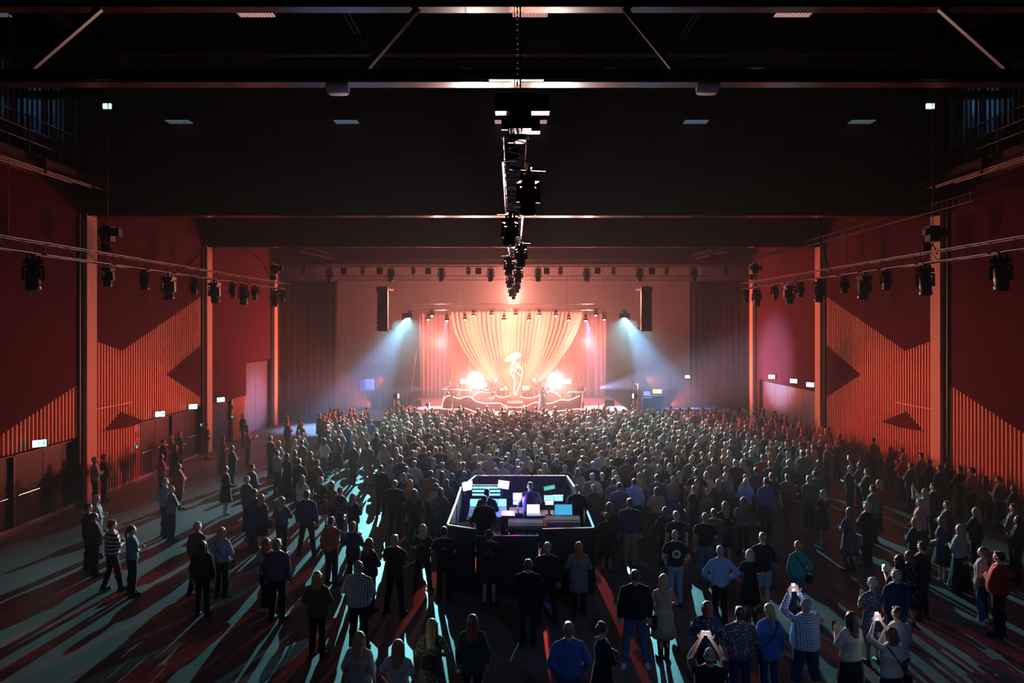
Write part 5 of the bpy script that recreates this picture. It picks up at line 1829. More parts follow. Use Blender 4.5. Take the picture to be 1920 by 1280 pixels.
# ------------------------------------------------------------------ the audience, one line per person
# x y of the head top in the photograph, height, turn | sex hair hair_colour top colour bottom colour arms legs extras | label
AUD = """
674 1184 1.66 -12|f long blond blouse lightgrey skirt black down even|person in a pale loose top over black, nearest of the two beside the patterned dress
747 1199 1.64 -10|f long blond tee white jeans black pockets even|person in a pale blue-white tee, bottom edge, left of the patterned dress
810 1160 1.68 -4|f long blond sleevedress:speckled olive - - clasped even|person in a long speckled dress with a black bag across the back
886 1152 1.70 4|f verylong auburn tunic darkgreen trousers black down even|person in a dark green tunic in front of the booth, legs apart
1072 1164 1.80 2|m short sandy shirt blue jeans navy pockets even|person in a plain blue shirt at the bottom edge right of the middle
1124 1170 1.66 -62|f curly dark sleevedress black - - folded even|person in black with folded arms beside the blue shirt at the bottom edge
1193 1067 1.88 -4|m crop brown sweater black jeans denim down wide sc=white heavy=.5|broad person in a black sweater, blue jeans and white shoes
1242 1077 1.70 6|f long blond strapdress beige - - clasped narrow shoes=boots|person in a short pale strap dress and tall black boots
1326 1127 1.66 -6|f bob auburn blouse:flowered navy trousers black clasped even|person in a dark flowered blouse behind the low raised phone
1331 1214 1.74 -4|m bald grey tee black jeans black phone_up even heavy=.6|person in a black tee holding a phone sideways overhead, bottom edge
1388 1137 1.78 0|m short brown shirt:speckled slate jeans navy clasped even|person in a mottled grey-green shirt right of the low raised phone
1441 1132 1.72 6|f ponytail blond tunic blue trousers navy down even|person in a long blue top with a dark bag strap, bottom right
1511 1122 1.76 10|m short grey shirt:plaid blue capris navy phone_up wide heavy=1|person in a blue checked shirt and dark cropped trousers raising a phone
1601 1149 1.70 22|f long dark blouse cream skirt black phone_low even|person in a cream top and black skirt left of the raised-phone person in cream
1665 1168 1.66 12|f bob auburn blouse cream skirt black phone_up even|person in cream with a thin bag strap holding a phone overhead
1684 1143 1.78 14|m short dark shirt lightgrey trousers black folded even|person in a light grey shirt at the bottom right behind the cream top
1636 1084 1.66 6|f curly white dress:speckled slate - - phone_low even|person in a pale speckled knit dress with lit-up bushy hair
1680 1068 1.74 16|m short grey jacket navy trousers black clasped even heavy=.5|person in a navy jacket beside the speckled knit dress
1686 1038 1.72 24|f shoulder dark blouse black trousers black phone_low even|person in black holding a small lit phone, behind the navy jacket
1706 1032 1.66 20|f bob brown dress:flowered black - - folded even|person in a dark flowered dress between the lit phone and the navy jacket
1727 1018 1.74 26|m short dark jacket black trousers black folded even|person in a black jacket with pale collar behind the flowered dress
1849 1029 1.68 38|f ponytail brown sweater lightgrey jeans denim drink even sc=white|person in a light grey sweater and jeans holding a yellow drink
1867 1030 1.80 34|m short dark sweater red trousers black folded even heavy=.6|person in a dark red sweater beside the yellow drink
1800 983 1.68 30|f verylong blond sweater lightgrey longskirt black folded even|person in a pale sweater and long black skirt, very long hair
1766 967 1.70 36|f shoulder brown dress navy - - clasped even shoes=heels|person in a navy dress left of the pale sweater and long black skirt
1779 940 1.76 34|m short auburn jacket navy trousers black folded even|person in a navy jacket behind the navy dress on the right
1809 948 1.68 32|f long blond jacket black trousers black folded even|person in a black jacket right of the pair in navy
1736 914 1.68 46|f long blond blouse lightgrey jeans black phone_up even|person in a pale grey blouse with both hands raised near the right wall
1743 937 1.76 42|m short grey shirt pink trousers black clasped even|person in a pale pink shirt clapping, by the raised-hands person
1716 970 1.66 34|f shoulder blond sweater black trousers black folded even|person in a black cardigan in front of the clapping pink shirt
1749 907 1.76 38|m crop dark jacket black trousers black pockets even|person in a black cap-dark jacket just behind the raised hands, right
1909 967 1.68 40|f shoulder dark blouse black trousers black folded even|person in black at the right edge of the photo, near the yellow drink
1901 944 1.74 38|m short brown jacket grey trousers black folded even|person in a grey jacket at the right edge behind the black blouse
1896 890 1.82 40|m short brown shirt slate trousers black folded even|person in a slate shirt standing against the near right slats
1843 875 1.84 42|m short dark shirt khaki trousers black folded even|tall person in a tan shirt against the near right slats
1862 892 1.68 -30|f shoulder dark blouse rust trousers black folded even|person in a rust blouse turned to the tan shirt
1828 878 1.76 38|m short dark jacket black trousers black folded even|person in black just left of the tan shirt
1882 898 1.70 36|f bob brown jacket black trousers black folded even|person in a black jacket between the rust blouse and the slate shirt
1787 872 1.78 34|m short dark jacket black trousers black down even|person in black right of the near right column
1805 874 1.74 30|f shoulder dark sweater black trousers black folded even|person in a black sweater against the slats right of the near column
1708 867 1.74 34|m short brown jacket slate trousers black folded even|person in a slate jacket in front of the red sweater by the right wall
1718 856 1.66 36|f short red sweater red trousers black folded even|person in a bright red sweater near the right wall
1747 849 1.80 36|m short dark shirt grey trousers black folded even|person in a grey shirt beside the near right column
1734 858 1.68 36|f bob brown blouse black trousers black folded even|person in a dark blouse between the red sweater and the grey shirt
1717 838 1.76 30|m short brown tee brown trousers black folded even|person in brown with back to the slats, behind the red sweater
1693 849 1.64 40|f shoulder blond sweater cream trousers black folded even|person in a cream sweater left of the red sweater
1678 840 1.68 40|f shoulder brown blouse brown trousers black folded even|person in a brown blouse by the right slats, left of the cream sweater
1661 820 1.82 36|m short dark jacket brown trousers black pockets even|person in a brown jacket alone beside the dark doorway in the right slats
1593 951 1.72 24|f verylong auburn dress:flowered navy - - folded even shoes=boots|person in a dark flowered dress with a pale shoulder bag
1626 941 1.78 26|m short grey jacket black trousers black folded even|person in a black jacket with a white scarf next to the flowered dress
1637 910 1.76 30|m short dark shirt green trousers black folded even|person in a green shirt in the right-hand gap
1648 899 1.62 30|f shoulder blond sweater red trousers black folded even|person in a red scarf and sweater behind the green shirt
1594 872 1.68 32|f long white blouse black trousers black one_up even|person in black raising one arm with a phone, right side
1612 866 1.68 36|f verylong brown blouse purple jeans black phone_low even|person in a purple blouse holding a violet-lit phone
1626 879 1.74 36|m short dark jacket black trousers black folded even|person in a black jacket right of the violet-lit phone
1496 1014 1.66 8|f bun sandy sweater teal jeans denim pockets even|person in a teal jacket and blue jeans above the raised phone
1430 998 1.82 4|m short sandy sweater black shorts paledenim clasped even|person in a black sweater and pale denim shorts
1406 1030 1.62 -4|f bob grey dress black - - clasped even shoes=boots|person in a black knee-length coat dress beside the denim shorts
1350 1023 1.78 4|m short grey shirt lightblue trousers black hips even|person in a bright light-blue shirt and black trousers
1394 932 1.68 10|f verylong brown blouse:flowered slate trousers black folded even|person in a flowered blouse between the blue shirts, very long hair
1360 940 1.70 2|f long sandy sleevedress black - - clasped even|person in a black dress with loose hair behind the bright blue shirt
1405 898 1.68 6|f shoulder blond blouse lightblue trousers khaki folded even|person in a pale blue cardigan and khaki trousers
1430 894 1.80 8|m short dark shirt blue trousers black down even|person in a mid-blue shirt and black trousers right of the pale cardigan
1450 885 1.84 8|m crop brown tee black jeans denim clasped even sc=lightgrey|person in a black tee and jeans right of the mid-blue shirt
1482 890 1.74 6|m short auburn jacket brown trousers black folded step|person in a brown jacket, blurred, right of the black tee
1507 890 1.76 18|m short sandy sweater olive trousers black pockets even sc=lightgrey|person in an olive sweater and black trousers, right middle
1528 883 1.70 22|f short dark tee green trousers black folded even|person in a green top with a lit shoulder, right of the olive sweater
1543 918 1.64 22|f shoulder white dress black - - clasped even sc=lightblue|person in a black dress with pale boots, white hair catching light
1266 993 1.80 0|m bald grey tee black jeans paledenim pockets even|person in a black tee with a round white ring print on the back
1248 950 1.66 -20|f shoulder brown blouse black trousers black folded even|person in a black blouse left of the ring-print tee
1268 958 1.76 0|m short grey tee black trousers black down even|person in a plain black tee right behind the ring print
1323 960 1.80 -10|m short sandy tee black jeans denim drink even|person in a black tee and blue jeans holding a cup
1338 955 1.76 4|m short brown jacket slate trousers black folded even|person in a slate jacket right behind the cup holder
1173 932 1.90 -4|m short brown sweater navy trousers khaki down even|tall person in a navy sweater and khaki trousers right of the booth
1150 944 1.68 0|f shoulder brown blouse black trousers black down even|person in a black top leaning to the navy sweater
1137 961 1.60 0|f bun brown jacket black skirt black folded even|short person in a black jacket between the booth and the leaning pair
1306 879 1.88 -6|m short dark tee black jeans navy hips even|broad person in a black tee with a red-lit ear, middle right
1325 884 1.66 0|f bob sandy blouse cream skirt lightgrey folded even|person in a cream blouse and pale skirt right of the broad black tee
1232 889 1.80 0|m short brown sweater slate trousers black down even|person in a slate sweater left of the broad black tee
1199 886 1.70 0|f long sandy blouse grey trousers black folded even|person in a grey blouse with loose hair beside the light blue shirt
1186 897 1.76 -4|m short dark shirt lightblue jeans black down even|person in a light blue shirt with a dark strap, middle right
1154 896 1.78 0|m crop dark polo slate trousers black down even|person in a slate polo shirt right of the booth
1129 886 1.66 0|f short blond sleevedress black - - folded even|person with folded arms in a black dress by the booth corner
1379 861 1.84 6|m short grey sweater black jeans navy pockets even|tall person in a plain black sweater left of the pale cardigan
1393 860 1.70 8|f long blond blouse beige trousers khaki folded even|person in a beige blouse behind the pale blue cardigan
1409 843 1.76 8|m short grey shirt teal trousers black down even|person in a teal shirt in the right middle of the crowd
1430 852 1.76 6|m crop brown sweater red trousers black down even|person in a broad red sweater, right middle of the crowd
1418 876 1.74 8|m short dark jacket navy trousers black down even|person in a navy jacket below the broad red sweater
1444 864 1.74 8|m short brown shirt slate trousers black folded even|person in a slate shirt right of the broad red sweater
1508 842 1.64 26|f shoulder white blouse lightgrey trousers black folded even|person in a light grey blouse before the dark gap on the right
1520 834 1.80 28|m short brown shirt pink trousers black folded even|person in a pinkish shirt beside the light grey blouse
1475 828 1.78 20|m short sandy jacket navy trousers black phone_low even|person in a navy jacket looking down at a blue-lit phone
1478 862 1.74 18|m short grey shirt slate trousers black down even|person in a slate shirt below the blue-lit phone
1535 862 1.70 24|f shoulder dark jacket:speckled black trousers black folded even|person in a speckled black jacket above the green top
740 900 1.84 -4|m short sandy jacket black trousers black folded even heavy=.4|large person in a black jacket left of the orange top
769 899 1.68 -2|f shoulder blond blouse orange trousers black folded even|person in a rust-orange top left of the booth
777 917 1.72 -2|f long brown blouse black trousers black down even|person in a black top just in front of the orange top
793 983 1.68 -3|f shoulder blond tee black jeans black clasped wide|crew person in a printed black tee, feet apart, left of the booth corner
835 979 1.80 -2|m short dark tee black trousers black folded even|crew person in a printed black tee at the booth's left front corner
732 1001 1.82 -18|m short blond tee black trousers black folded wide|person in a black tee standing wide, left of the printed tees
700 1010 1.68 -34|f long brown jacket black trousers black folded even|person in a black leather jacket beside the wide-standing person
658 977 1.70 -14|f short auburn sweater navy trousers black phone_low even|person in a navy sweater looking at a pale phone
625 969 1.76 -24|m crop dark shirt:flowered rust trousers black phone_one even|person in a patterned shirt holding up a small lit phone, left
662 925 1.68 -34|f long sandy jacket black trousers black phone_low even|person in a black jacket behind the navy sweater
638 913 1.72 -34|m short brown jacket:flowered black trousers black folded even|person in a patterned black jacket left of the loose-haired jacket
622 902 1.68 -30|f long brown blouse rust trousers black folded even|person in a rust blouse behind the patterned black jacket
597 894 1.66 -22|f short grey dress:flowered black - - clasped step|person in a patterned knee-length dress striding, left
571 891 1.70 -30|f verylong sandy blouse white trousers black folded even|person in a white blouse behind the big dark blue shirt
575 919 1.86 -8|m short dark shirt navy trousers black down wide heavy=.3|big person in a dark blue shirt standing with legs wide
528 931 1.68 -16|f long blond sweater slate trousers black folded even|person in a slate sweater with a pale hem, alone on the left
490 926 1.66 -28|f shoulder sandy coat navy skirt black down even|person in a navy coat carrying a dark handbag
477 917 1.70 -40|f shoulder brown longdress navy - - folded even|person in a floor-length navy dress on the left
463 892 1.80 -40|m short grey jacket slate trousers black clasped even|person in a slate jacket left of the long navy dress
472 870 1.82 -44|m short brown jacket black trousers black clasped even|person in a black suit with hands clasped, left
500 1010 1.68 -8|f long auburn blouse lightgrey trousers black down narrow sc=white|person in a pale top and dark sneakers close to the grey-mauve shirt
519 1009 1.82 -10|m short grey shirt purple trousers black down even heavy=.9|heavy person in a grey-mauve shirt, left foreground
413 988 1.70 -16|f shoulder blond blouse lightblue trousers black clasped even|person in a pale blue blouse with a thin dark strap, left foreground
380 1014 1.70 -4|f long dark jacket black trousers black down even|person in a black jacket with a striped band below, left foreground
373 978 1.80 -22|m short grey shirt slate trousers black down step|person in a grey-blue shirt behind the black jacket, left foreground
672 1051 1.82 -12|m bald white shirt:plaid navy trousers black clasped even heavy=.8|bald person in a dark checked shirt, centre left foreground
595 1071 1.70 -4|f shoulder blond jacket olive trousers black clasped even|person in an olive jacket, blurred, left of the dark checked shirt
917 993 1.80 0|m short dark sweater black shorts black folded even|crew person in a printed black hoodie and headphones before the booth
990 1048 1.80 -2|m short brown sweater black trousers black clasped even|person in a black sweater in front of the booth, left of the redhead's pair
1026 1017 1.80 2|m short blond shirt black trousers black down wide|person in a black shirt with legs apart before the booth
1085 1016 1.70 -2|f long red coat grey trousers black folded even shoes=boots|person in a long grey cardigan before the booth's right front panel
247 985 1.70 -42|f ponytail brown tee teal trousers black folded even|person in a teal top with a long ponytail, far left
210 975 1.76 -44|m short brown sweater:striped white trousers black folded step|person in a broad black and white striped sweater
177 960 1.66 -46|f bun dark jacket black trousers black folded even|person in a black jacket left of the striped sweater
165 944 1.80 -44|m short dark shirt black trousers black down even|person in a plain black shirt, leftmost of the far left four
180 928 1.78 -48|m crop grey shirt:plaid slate trousers black folded even|person in a cap and checked shirt, far left
310 898 1.82 -40|m short grey shirt lightblue trousers navy pockets even|person in a pale blue shirt standing left of the grey cardigan
321 909 1.70 -44|f short white sweater grey trousers black folded even|person in a grey cardigan beside the pale blue shirt, left
178 856 1.80 -50|m short grey shirt lightgrey trousers black folded even|person in a pale grey shirt leaning by the near left column
194 851 1.78 -52|m short dark jacket black trousers black folded even|person in black behind the pale grey shirt, near left column
423 873 1.72 -46|f bun brown sleevedress black - - clasped narrow shoes=heels|person in a black knee-length dress and high heels
387 793 1.80 -60|m short dark tee black jeans grey folded even|person in a black tee at the foot of the farther left column
455 775 1.82 -70|m short grey jacket black trousers black clasped even|person in a black jacket against the far slats panel on the left
464 803 1.80 -60|m short brown jacket rust trousers black phone_low even|person in a rust jacket alone past the left doors
418 817 1.70 -50|f shoulder brown longdress brown - - folded even|person in a long brown dress, left of the long dark coat
435 835 1.68 -52|f bob auburn coat black trousers black folded even|person in a long dark coat by the left doors
306 823 1.76 -50|m short dark jacket black trousers black folded even|person in black at the left of the group by the left doors
322 816 1.78 -46|m short grey shirt brown trousers black folded even|person in a brown shirt at the back of the group by the left doors
335 809 1.72 -44|f short sandy tee green trousers black folded even|person in a green tee at the back of the group by the left doors
328 832 1.70 -46|f shoulder dark sweater black trousers black folded even|person in a black sweater in the middle of the group by the left doors
302 850 1.72 -46|f shoulder brown sweater red trousers black folded even|person in a dark red sweater at the near side of the left doors group
335 869 1.64 -46|f bob auburn coat red trousers black folded even|blurred person in a red coat at the near side of the left doors group
510 818 1.80 -42|m short dark shirt black trousers black folded even|slim person in black standing apart on the left floor
520 825 1.66 -38|f long blond blouse cream trousers black folded even|person in a cream blouse next to the slim person in black
523 844 1.74 -30|m short brown shirt lightgrey trousers black folded even|person in a light grey shirt left of the long black dress
538 850 1.72 -34|f verylong dark longdress black - - clasped even|person in a floor-length black dress on the left
553 844 1.70 -38|f long brown blouse brown trousers black folded even|person in a brown blouse right of the long black dress
566 824 1.78 -36|m short dark shirt olive trousers black folded even|person in an olive shirt, left side group
553 823 1.66 -38|f shoulder blond blouse beige trousers black folded even|person in a beige blouse left of the olive shirt
568 811 1.66 -40|f short white blouse green trousers black folded even|person in a green scarf top behind the olive shirt
559 806 1.72 -40|f shoulder auburn blouse pink trousers black folded even|person in a dusky pink blouse, left side group
565 859 1.78 -24|m short brown jacket black trousers black folded even|person in a black jacket, near edge of the left side group
578 846 1.66 -40|f long auburn blouse rust trousers black phone_low even|person in a rust blouse, near edge of the left side group
590 862 1.72 -36|m short dark sweater brown trousers black folded even|person in a brown sweater, near right edge of the left side group
609 821 1.74 -28|f shoulder dark blouse white trousers slate folded even|person in a white blouse and slate trousers, left middle
617 814 1.68 -36|m short brown jacket navy trousers black folded even|person in a navy jacket behind the white blouse
632 822 1.74 -24|f verylong auburn dress black - - folded even|person in a black dress with auburn hair right of the white blouse
662 829 1.78 -36|m crop grey jacket slate trousers black phone_low even|person in a white cap and slate jacket
692 829 1.80 -14|m short dark shirt grey trousers khaki down even|person in a grey shirt and khaki trousers, left middle
679 810 1.66 -10|f shoulder sandy blouse beige trousers brown folded even|person in a shiny beige blouse, blurred
685 800 1.66 -30|f long blond dress pink - - folded even|person in a pink dress behind the shiny beige blouse
675 789 1.78 -24|m short brown shirt beige trousers black folded even|person in a beige shirt left of the pink dress
706 811 1.72 -8|f bob dark jacket black trousers black folded even|person in a black jacket left of the clear aisle
716 834 1.68 -12|f shoulder red blouse lightgrey skirt black phone_low even|person in a pale grey blouse at the clear aisle on the left
714 872 1.74 -14|m short brown jacket black trousers black folded even|person in a dark jacket above the large black jacket
743 839 1.72 6|f verylong red coat black trousers black folded even|person in a black coat with long red hair, right of the clear aisle
618 796 1.74 -34|m short dark jacket slate trousers black folded even|person in a slate jacket left of the checked jacket
632 796 1.76 -34|f short blond jacket:plaid slate jeans navy folded even|person in a checked jacket, left far group
651 786 1.72 -20|f shoulder sandy sweater white jeans denim folded even|person in a white sweater and blue jeans, left far group
661 788 1.70 -16|f shoulder sandy longdress beige - - folded even|person in a long beige dress beside the white sweater
638 782 1.80 -30|m short brown jacket black trousers black folded even|person in black behind the white sweater, left far group
617 787 1.68 -40|f shoulder blond blouse pink trousers black folded even|person in a pink blouse, left far group
695 786 1.78 10|m short brown shirt blue jeans paledenim down step|person in a blue shirt and pale jeans, walking
538 779 1.74 -56|f shoulder brown dress rust - - folded even|person in a rust dress at the left of four on the far left floor
546 787 1.72 -56|m short brown jacket black trousers black folded even|person second from the left of four on the far left floor
555 787 1.72 -54|m short dark jacket navy trousers black folded even|person third from the left of four on the far left floor
566 792 1.76 -54|m short sandy jacket slate trousers black folded even|person at the right of four on the far left floor
602 773 1.80 -50|m short sandy coat black trousers black folded even|person in a long black coat by the left drape
608 774 1.74 -50|f bob brown blouse rust trousers black folded even|person in a rust blouse by the left drape
649 778 1.68 -30|f shoulder brown blouse red trousers black arms_up even|person in red raising both arms, far left of the crowd
675 775 1.72 -30|f shoulder blond blouse red trousers black phone_up even|person in red with raised hands filming, far left of the crowd
778 763 1.90 -6|m short dark tee grey trousers black folded even|tall person standing a head above the others at the left of the stage front
727 790 1.78 -10|m short brown shirt black trousers black down even|person in black at the edge of the clear aisle, holding an arm out
707 802 1.66 -6|f bun blond blouse cream trousers black folded even|person in a cream blouse by the clear aisle, far side
722 797 1.82 -10|m short brown jacket slate trousers navy folded even|person in a slate jacket and navy trousers at the clear aisle
870 866 1.74 0|m crop auburn sweater navy trousers black down even|person with a lit head directly behind the booth's left screens
897 868 1.76 2|m short sandy shirt lightgrey trousers black down even|person in a pale shirt directly behind the booth
995 864 1.66 0|f long blond blouse black trousers black folded even|person with bright loose hair directly behind the booth's middle
1083 878 1.72 0|f bob auburn blouse lightgrey trousers black folded even|person in a pale grey blouse at the booth's rear right corner
1110 864 1.80 0|m short grey sweater black trousers black down even|person in a black sweater right of the booth's rear corner
1089 863 1.74 0|m short sandy tee slate trousers black down even|person in a slate tee behind the pale grey blouse
857 887 1.66 8|f bun dark jacket navy trousers black clasped even|person in a hooded navy jacket bending at the booth's left side
828 883 1.60 0|f bob dark coat black trousers black down even|person in a dark coat left of the booth, hidden in shade
"""

FIXY = {}


def parse(tok):
    t = tok.split()
    d = dict(fem=t[0] == 'f', hc=t[2], tc=t[4] if t[4] != '-' else 'black', arms=t[7], legs=t[8])
    d['hair'] = t[1]
    tp = t[3].split(':')
    d['top'] = tp[0]
    if len(tp) > 1:
        d['tp'] = tp[1]
    d['bot'] = t[5] if t[5] != '-' else None
    d['bc'] = t[6] if t[6] != '-' else 'black'
    for e in t[9:]:
        a, b = e.split('=')
        d[a] = float(b) if b.replace('.', '').isdigit() else b
    return d


SPOTS = []        # where people already stand
rnd = random.Random(2024)
cnt = 0
seen = set()
HELD = []
ROWS = []
for line in AUD.strip().split('\n'):
    a, b, lab = line.split('|')
    x, y, h, yaw = [float(k) for k in a.split()]
    D = (EYE - h) * F / (y - HY)
    assert lab not in seen, lab
    seen.add(lab)
    ROWS.append([x, y, h, yaw, parse(b), lab, (x - HX) * D / F, D])
# give everyone room: nobody inside a neighbour, the booth or the walls
P_ = np.array([[r[6], r[7]] for r in ROWS])
O_ = P_.copy()
for it in range(160):
    d = P_[:, None] - P_[None]
    d[..., 1] += 1e-4 * (np.arange(len(P_))[:, None] - np.arange(len(P_))[None])
    n_ = np.sqrt((d ** 2).sum(-1)) + np.eye(len(P_)) * 9
    push = np.clip(.66 - n_, 0, None)
    P_ += (d / n_[..., None] * push[..., None] * np.array([.35, .6])).sum(1)
    P_ += (O_ - P_) * .01
    P_[:, 0] = np.clip(P_[:, 0], -WX + .75, WX - .75)
    for i in range(len(P_)):
        X, D = P_[i]
        if BX0 - .42 < X < BX1 + .42 and BY0 - .42 < D < BY1 + .38:
            e = [(abs(D - BY0 + .42), 1, BY0 - .42), (abs(D - BY1 - .38), 1, BY1 + .38), (abs(X - BX0 + .42), 0, BX0 - .42), (abs(X - BX1 - .42), 0, BX1 + .42)]
            e.sort()
            P_[i, e[0][1]] = e[0][2]
for (x, y, h, yaw, sp, lab, X0, D0), (X, D) in zip(ROWS, P_.tolist()):
    SPOTS.append((X, D))
    sp['skin'] = cnt % 4
    lod = 0 if D < 21 else (1 if D < 29 else 2)
    o = place_person(sp, (X, D, 0), h, yaw + rnd.uniform(-4, 4), lab, 'people of the audience', lod, 1 + rnd.uniform(-.03, .05) + .12 * sp.get('heavy', 0))
    HELD.append((o, x, y, sp, lab))
    cnt += 1
PEOPLE = {lab: o for o, x, y, sp, lab in HELD}

# operators inside the booth
for x, y, h, yaw, tok, lab in ((913, 925, 1.74, 0, 'm short dark sweater navy trousers black play even', 'booth operator at the lighting desk, seen from behind, farther one'),
                               (908, 941, 1.78, -4, 'm short brown sweater black trousers black clasped even', 'booth operator in black nearest the front left of the booth'),
                               (994, 898, 1.80, 0, 'm crop sandy shirt purple jeans black play even', 'booth operator in a mauve shirt with a strap across the back'),
                               (1064, 914, 1.76, 12, 'm bald grey sweater black trousers black clasped even', 'bald booth operator in black at the right side of the booth')):
    D = (EYE - h - RZ) * F / (y - HY)
    if x == 913: D = 18.35
    if x == 908: D = 17.45
    if x == 994: D = 18.9
    if x == 1064: D = 18.75
    X = (x - HX) * D / F
    if x == 1064: X += .25
    place_person(dict(parse(tok), skin=1), (X, D, RZ), h, yaw, lab, 'booth operators', 0)

# printed backs of the crew shirts and the ring print
def on_back(o, mb, name, m, z, off=.152):
    c = mb.build(name, m, o)
    c.location = (0, -off, z)
    return c


M_PRINT = mat('pale_print', (.42, .46, .55), .7)
for key in ("crew person in a printed black tee, feet apart, left of the booth corner", "crew person in a printed black tee at the booth's left front corner", "crew person in a printed black hoodie and headphones before the booth"):
    mb = MB()
    for k, w in enumerate((.018, .010, .016, .018, .012, .018, .016, .010, .018)):
        mb.box((-.085 + .021 * k, 0, 0), (w * .45, .006, .028)).box((-.085 + .021 * k + .004, 0, .012 * (k % 3 - 1)), (w * .8, .006, .006))
    mb.lathe([(.014, -.003), (.02, 0), (.014, .003)], (0, 0, .045), 12, Matrix.Rotation(PI / 2, 3, 'X'))
    on_back(PEOPLE[key], mb, 'back_print', M_PRINT, 1.27, .140)
hp = PEOPLE["crew person in a printed black hoodie and headphones before the booth"]
hm = MB().path([(math.cos(t) * .098, -.005, 1.655 + math.sin(t) * .105) for t in (PI * k / 14 for k in range(15))], .010)
for s in (-1, 1):
    hm.lathe([(.03, -.02), (.04, 0), (.03, .02)], (s * .09, -.005, 1.63), 14, Matrix.Rotation(PI / 2, 3, 'Y'))
o = tag(hm.build('headphones', LEATHER, None, True), 'black headphones worn over the printed hoodie before the booth', 'headphones')
o.color = (.5, .45, .45, 1)
o.location = hp.location; o.rotation_euler = hp.rotation_euler; o.scale = hp.scale
rp = PEOPLE['person in a black tee with a round white ring print on the back']
R = Matrix.Rotation(PI / 2, 3, 'X')
on_back(rp, MB().lathe([(.055, -.004), (.055, .004), (.098, .004), (.098, -.004), (.055, -.004)], n=32, M=R), 'ring_print', mat('white_print', (.75, .78, .80), .7), 1.24, .146)
mb = MB().lathe([(.001, -.003), (.050, -.002), (.050, .002), (.001, .003)], n=24, M=R)
on_back(rp, mb, 'dark_disc', M_RUBBER, 1.24, .146)
mb = MB().prism([(-.03, -.035), (.03, -.035), (.022, .005), (.008, .0), (.004, .035), (-.012, .012), (-.024, .018)], -.004, .004)
on_back(rp, mb, 'flame_print', mat('orange_print', (.7, .2, .05), .6), 1.24, .149)

# things people hold or carry
M_PH = mat('lit_phone_screen', (.6, .7, .9), .3, emit=(.62, .72, 1.0), es=7)


def world_of(o, p):
    return o.matrix_basis @ Vector(p)


def phone(who, label, flat=False, mtl=None, tilt=0.0, pos=None):
    o_ = PEOPLE[who]
    arms = [h[3]['arms'] for h in HELD if h[4] == who][0]
    p = pos or {'phone_up': (0, .375, 1.80), 'phone_low': (0, .40, 1.36), 'phone_one': (.11, .41, 1.65), 'one_up': (.25, .25, 1.99)}[arms]
    o = empty('phone', world_of(o_, p), o_.rotation_euler[2], label, 'phone', 'phones held up')
    w, h = (.15, .075) if flat else (.075, .15)
    o.rotation_euler[0] = tilt
    MB().box((0, 0, 0), (w, .009, h)).build('case', M_RUBBER, o)
    MB().box((0, -.006, 0), (w - .008, .004, h - .01)).build('screen', mtl or M_PH, o)
    MB().box((w * .3, .006, h * .35), (.02, .004, .02)).build('camera', M_BODY, o)


phone('person in a black tee holding a phone sideways overhead, bottom edge', 'brightly lit phone held sideways overhead at the bottom edge', True)
phone('person in a blue checked shirt and dark cropped trousers raising a phone', 'lit phone held upright by the blue checked shirt', False, mat('pinkish_phone_screen', (1, .8, .8), .3, emit=(1, .80, .78), es=7))
phone('person in cream with a thin bag strap holding a phone overhead', 'lit phone held overhead by the person in cream')
phone('person in a cream top and black skirt left of the raised-phone person in cream', 'phone held by the cream top and black skirt', False, M_BODY)
phone('person in black holding a small lit phone, behind the navy jacket', 'small violet-lit phone behind the navy jacket')
phone('person in a patterned shirt holding up a small lit phone, left', 'small blue-lit phone held up on the left floor', False, scr('phone_apps', (.4, .6, 1.0), 4))
phone('person in a navy sweater looking at a pale phone', 'pale phone in front of the navy sweater', False, None, -.9)
phone('person in a purple blouse holding a violet-lit phone', 'violet-lit phone in the right-hand crowd', True, mat('violet_phone', (.8, .5, 1), .3, emit=(.75, .45, 1), es=4), -.9)
phone('person in a navy jacket looking down at a blue-lit phone', 'blue-lit phone held low at the right', False, mat('blue_phone', (.2, .6, 1), .3, emit=(.15, .6, 1), es=5), -.9)
phone('person in a white cap and slate jacket', 'lit phone beside the white cap', False, None, 0)
phone('person in a pale grey blouse with both hands raised near the right wall', 'dark phone raised near the right wall', False, M_BODY)
phone('person in black raising one arm with a phone, right side', 'phone in the raised hand on the right side', False, mat('dim_phone', (.5, .5, .6), .3, emit=(.6, .7, .9), es=1.2))
phone('person in a rust jacket alone past the left doors', 'pale phone held past the left doors', False, mat('dim_phone', (.5, .5, .6)), -.8)
for who, lab, e in (('person in a black tee holding a phone sideways overhead, bottom edge', 1, .9), ('person in cream with a thin bag strap holding a phone overhead', 1, .7), ('person in a blue checked shirt and dark cropped trousers raising a phone', 1, .6)):
    point(world_of(PEOPLE[who], (0, .24, 1.80)), e, (.7, .75, 1), .05, 'phone_glow')
o_ = PEOPLE['person in a light grey sweater and jeans holding a yellow drink']
o = empty('drink_cup', world_of(o_, (.10, .36, 1.24)), 0, 'clear cup of yellow drink held at the right edge', 'cup')
gm = mat('clear_plastic', (.9, .9, .9), .1)
gm.node_tree.nodes['Principled BSDF'].inputs['Transmission Weight'].default_value = .9
MB().lathe([(.030, -.05), (.040, .06), (.038, .06), (.028, -.045)], n=18).build('cup', gm, o, True)
MB().lathe([(.027, -.045), (.034, .025)], n=18).build('drink', mat('yellow_drink', (.85, .65, .10), .2, emit=(.7, .5, .08), es=.0), o, True)
o_ = PEOPLE['person in a black tee and blue jeans holding a cup']
o = empty('drink_cup', world_of(o_, (.10, .37, 1.24)), 0, 'small clear cup held by the black tee and blue jeans', 'cup')
MB().lathe([(.030, -.05), (.040, .06), (.038, .06), (.028, -.045)], n=18).build('cup', gm, o, True)


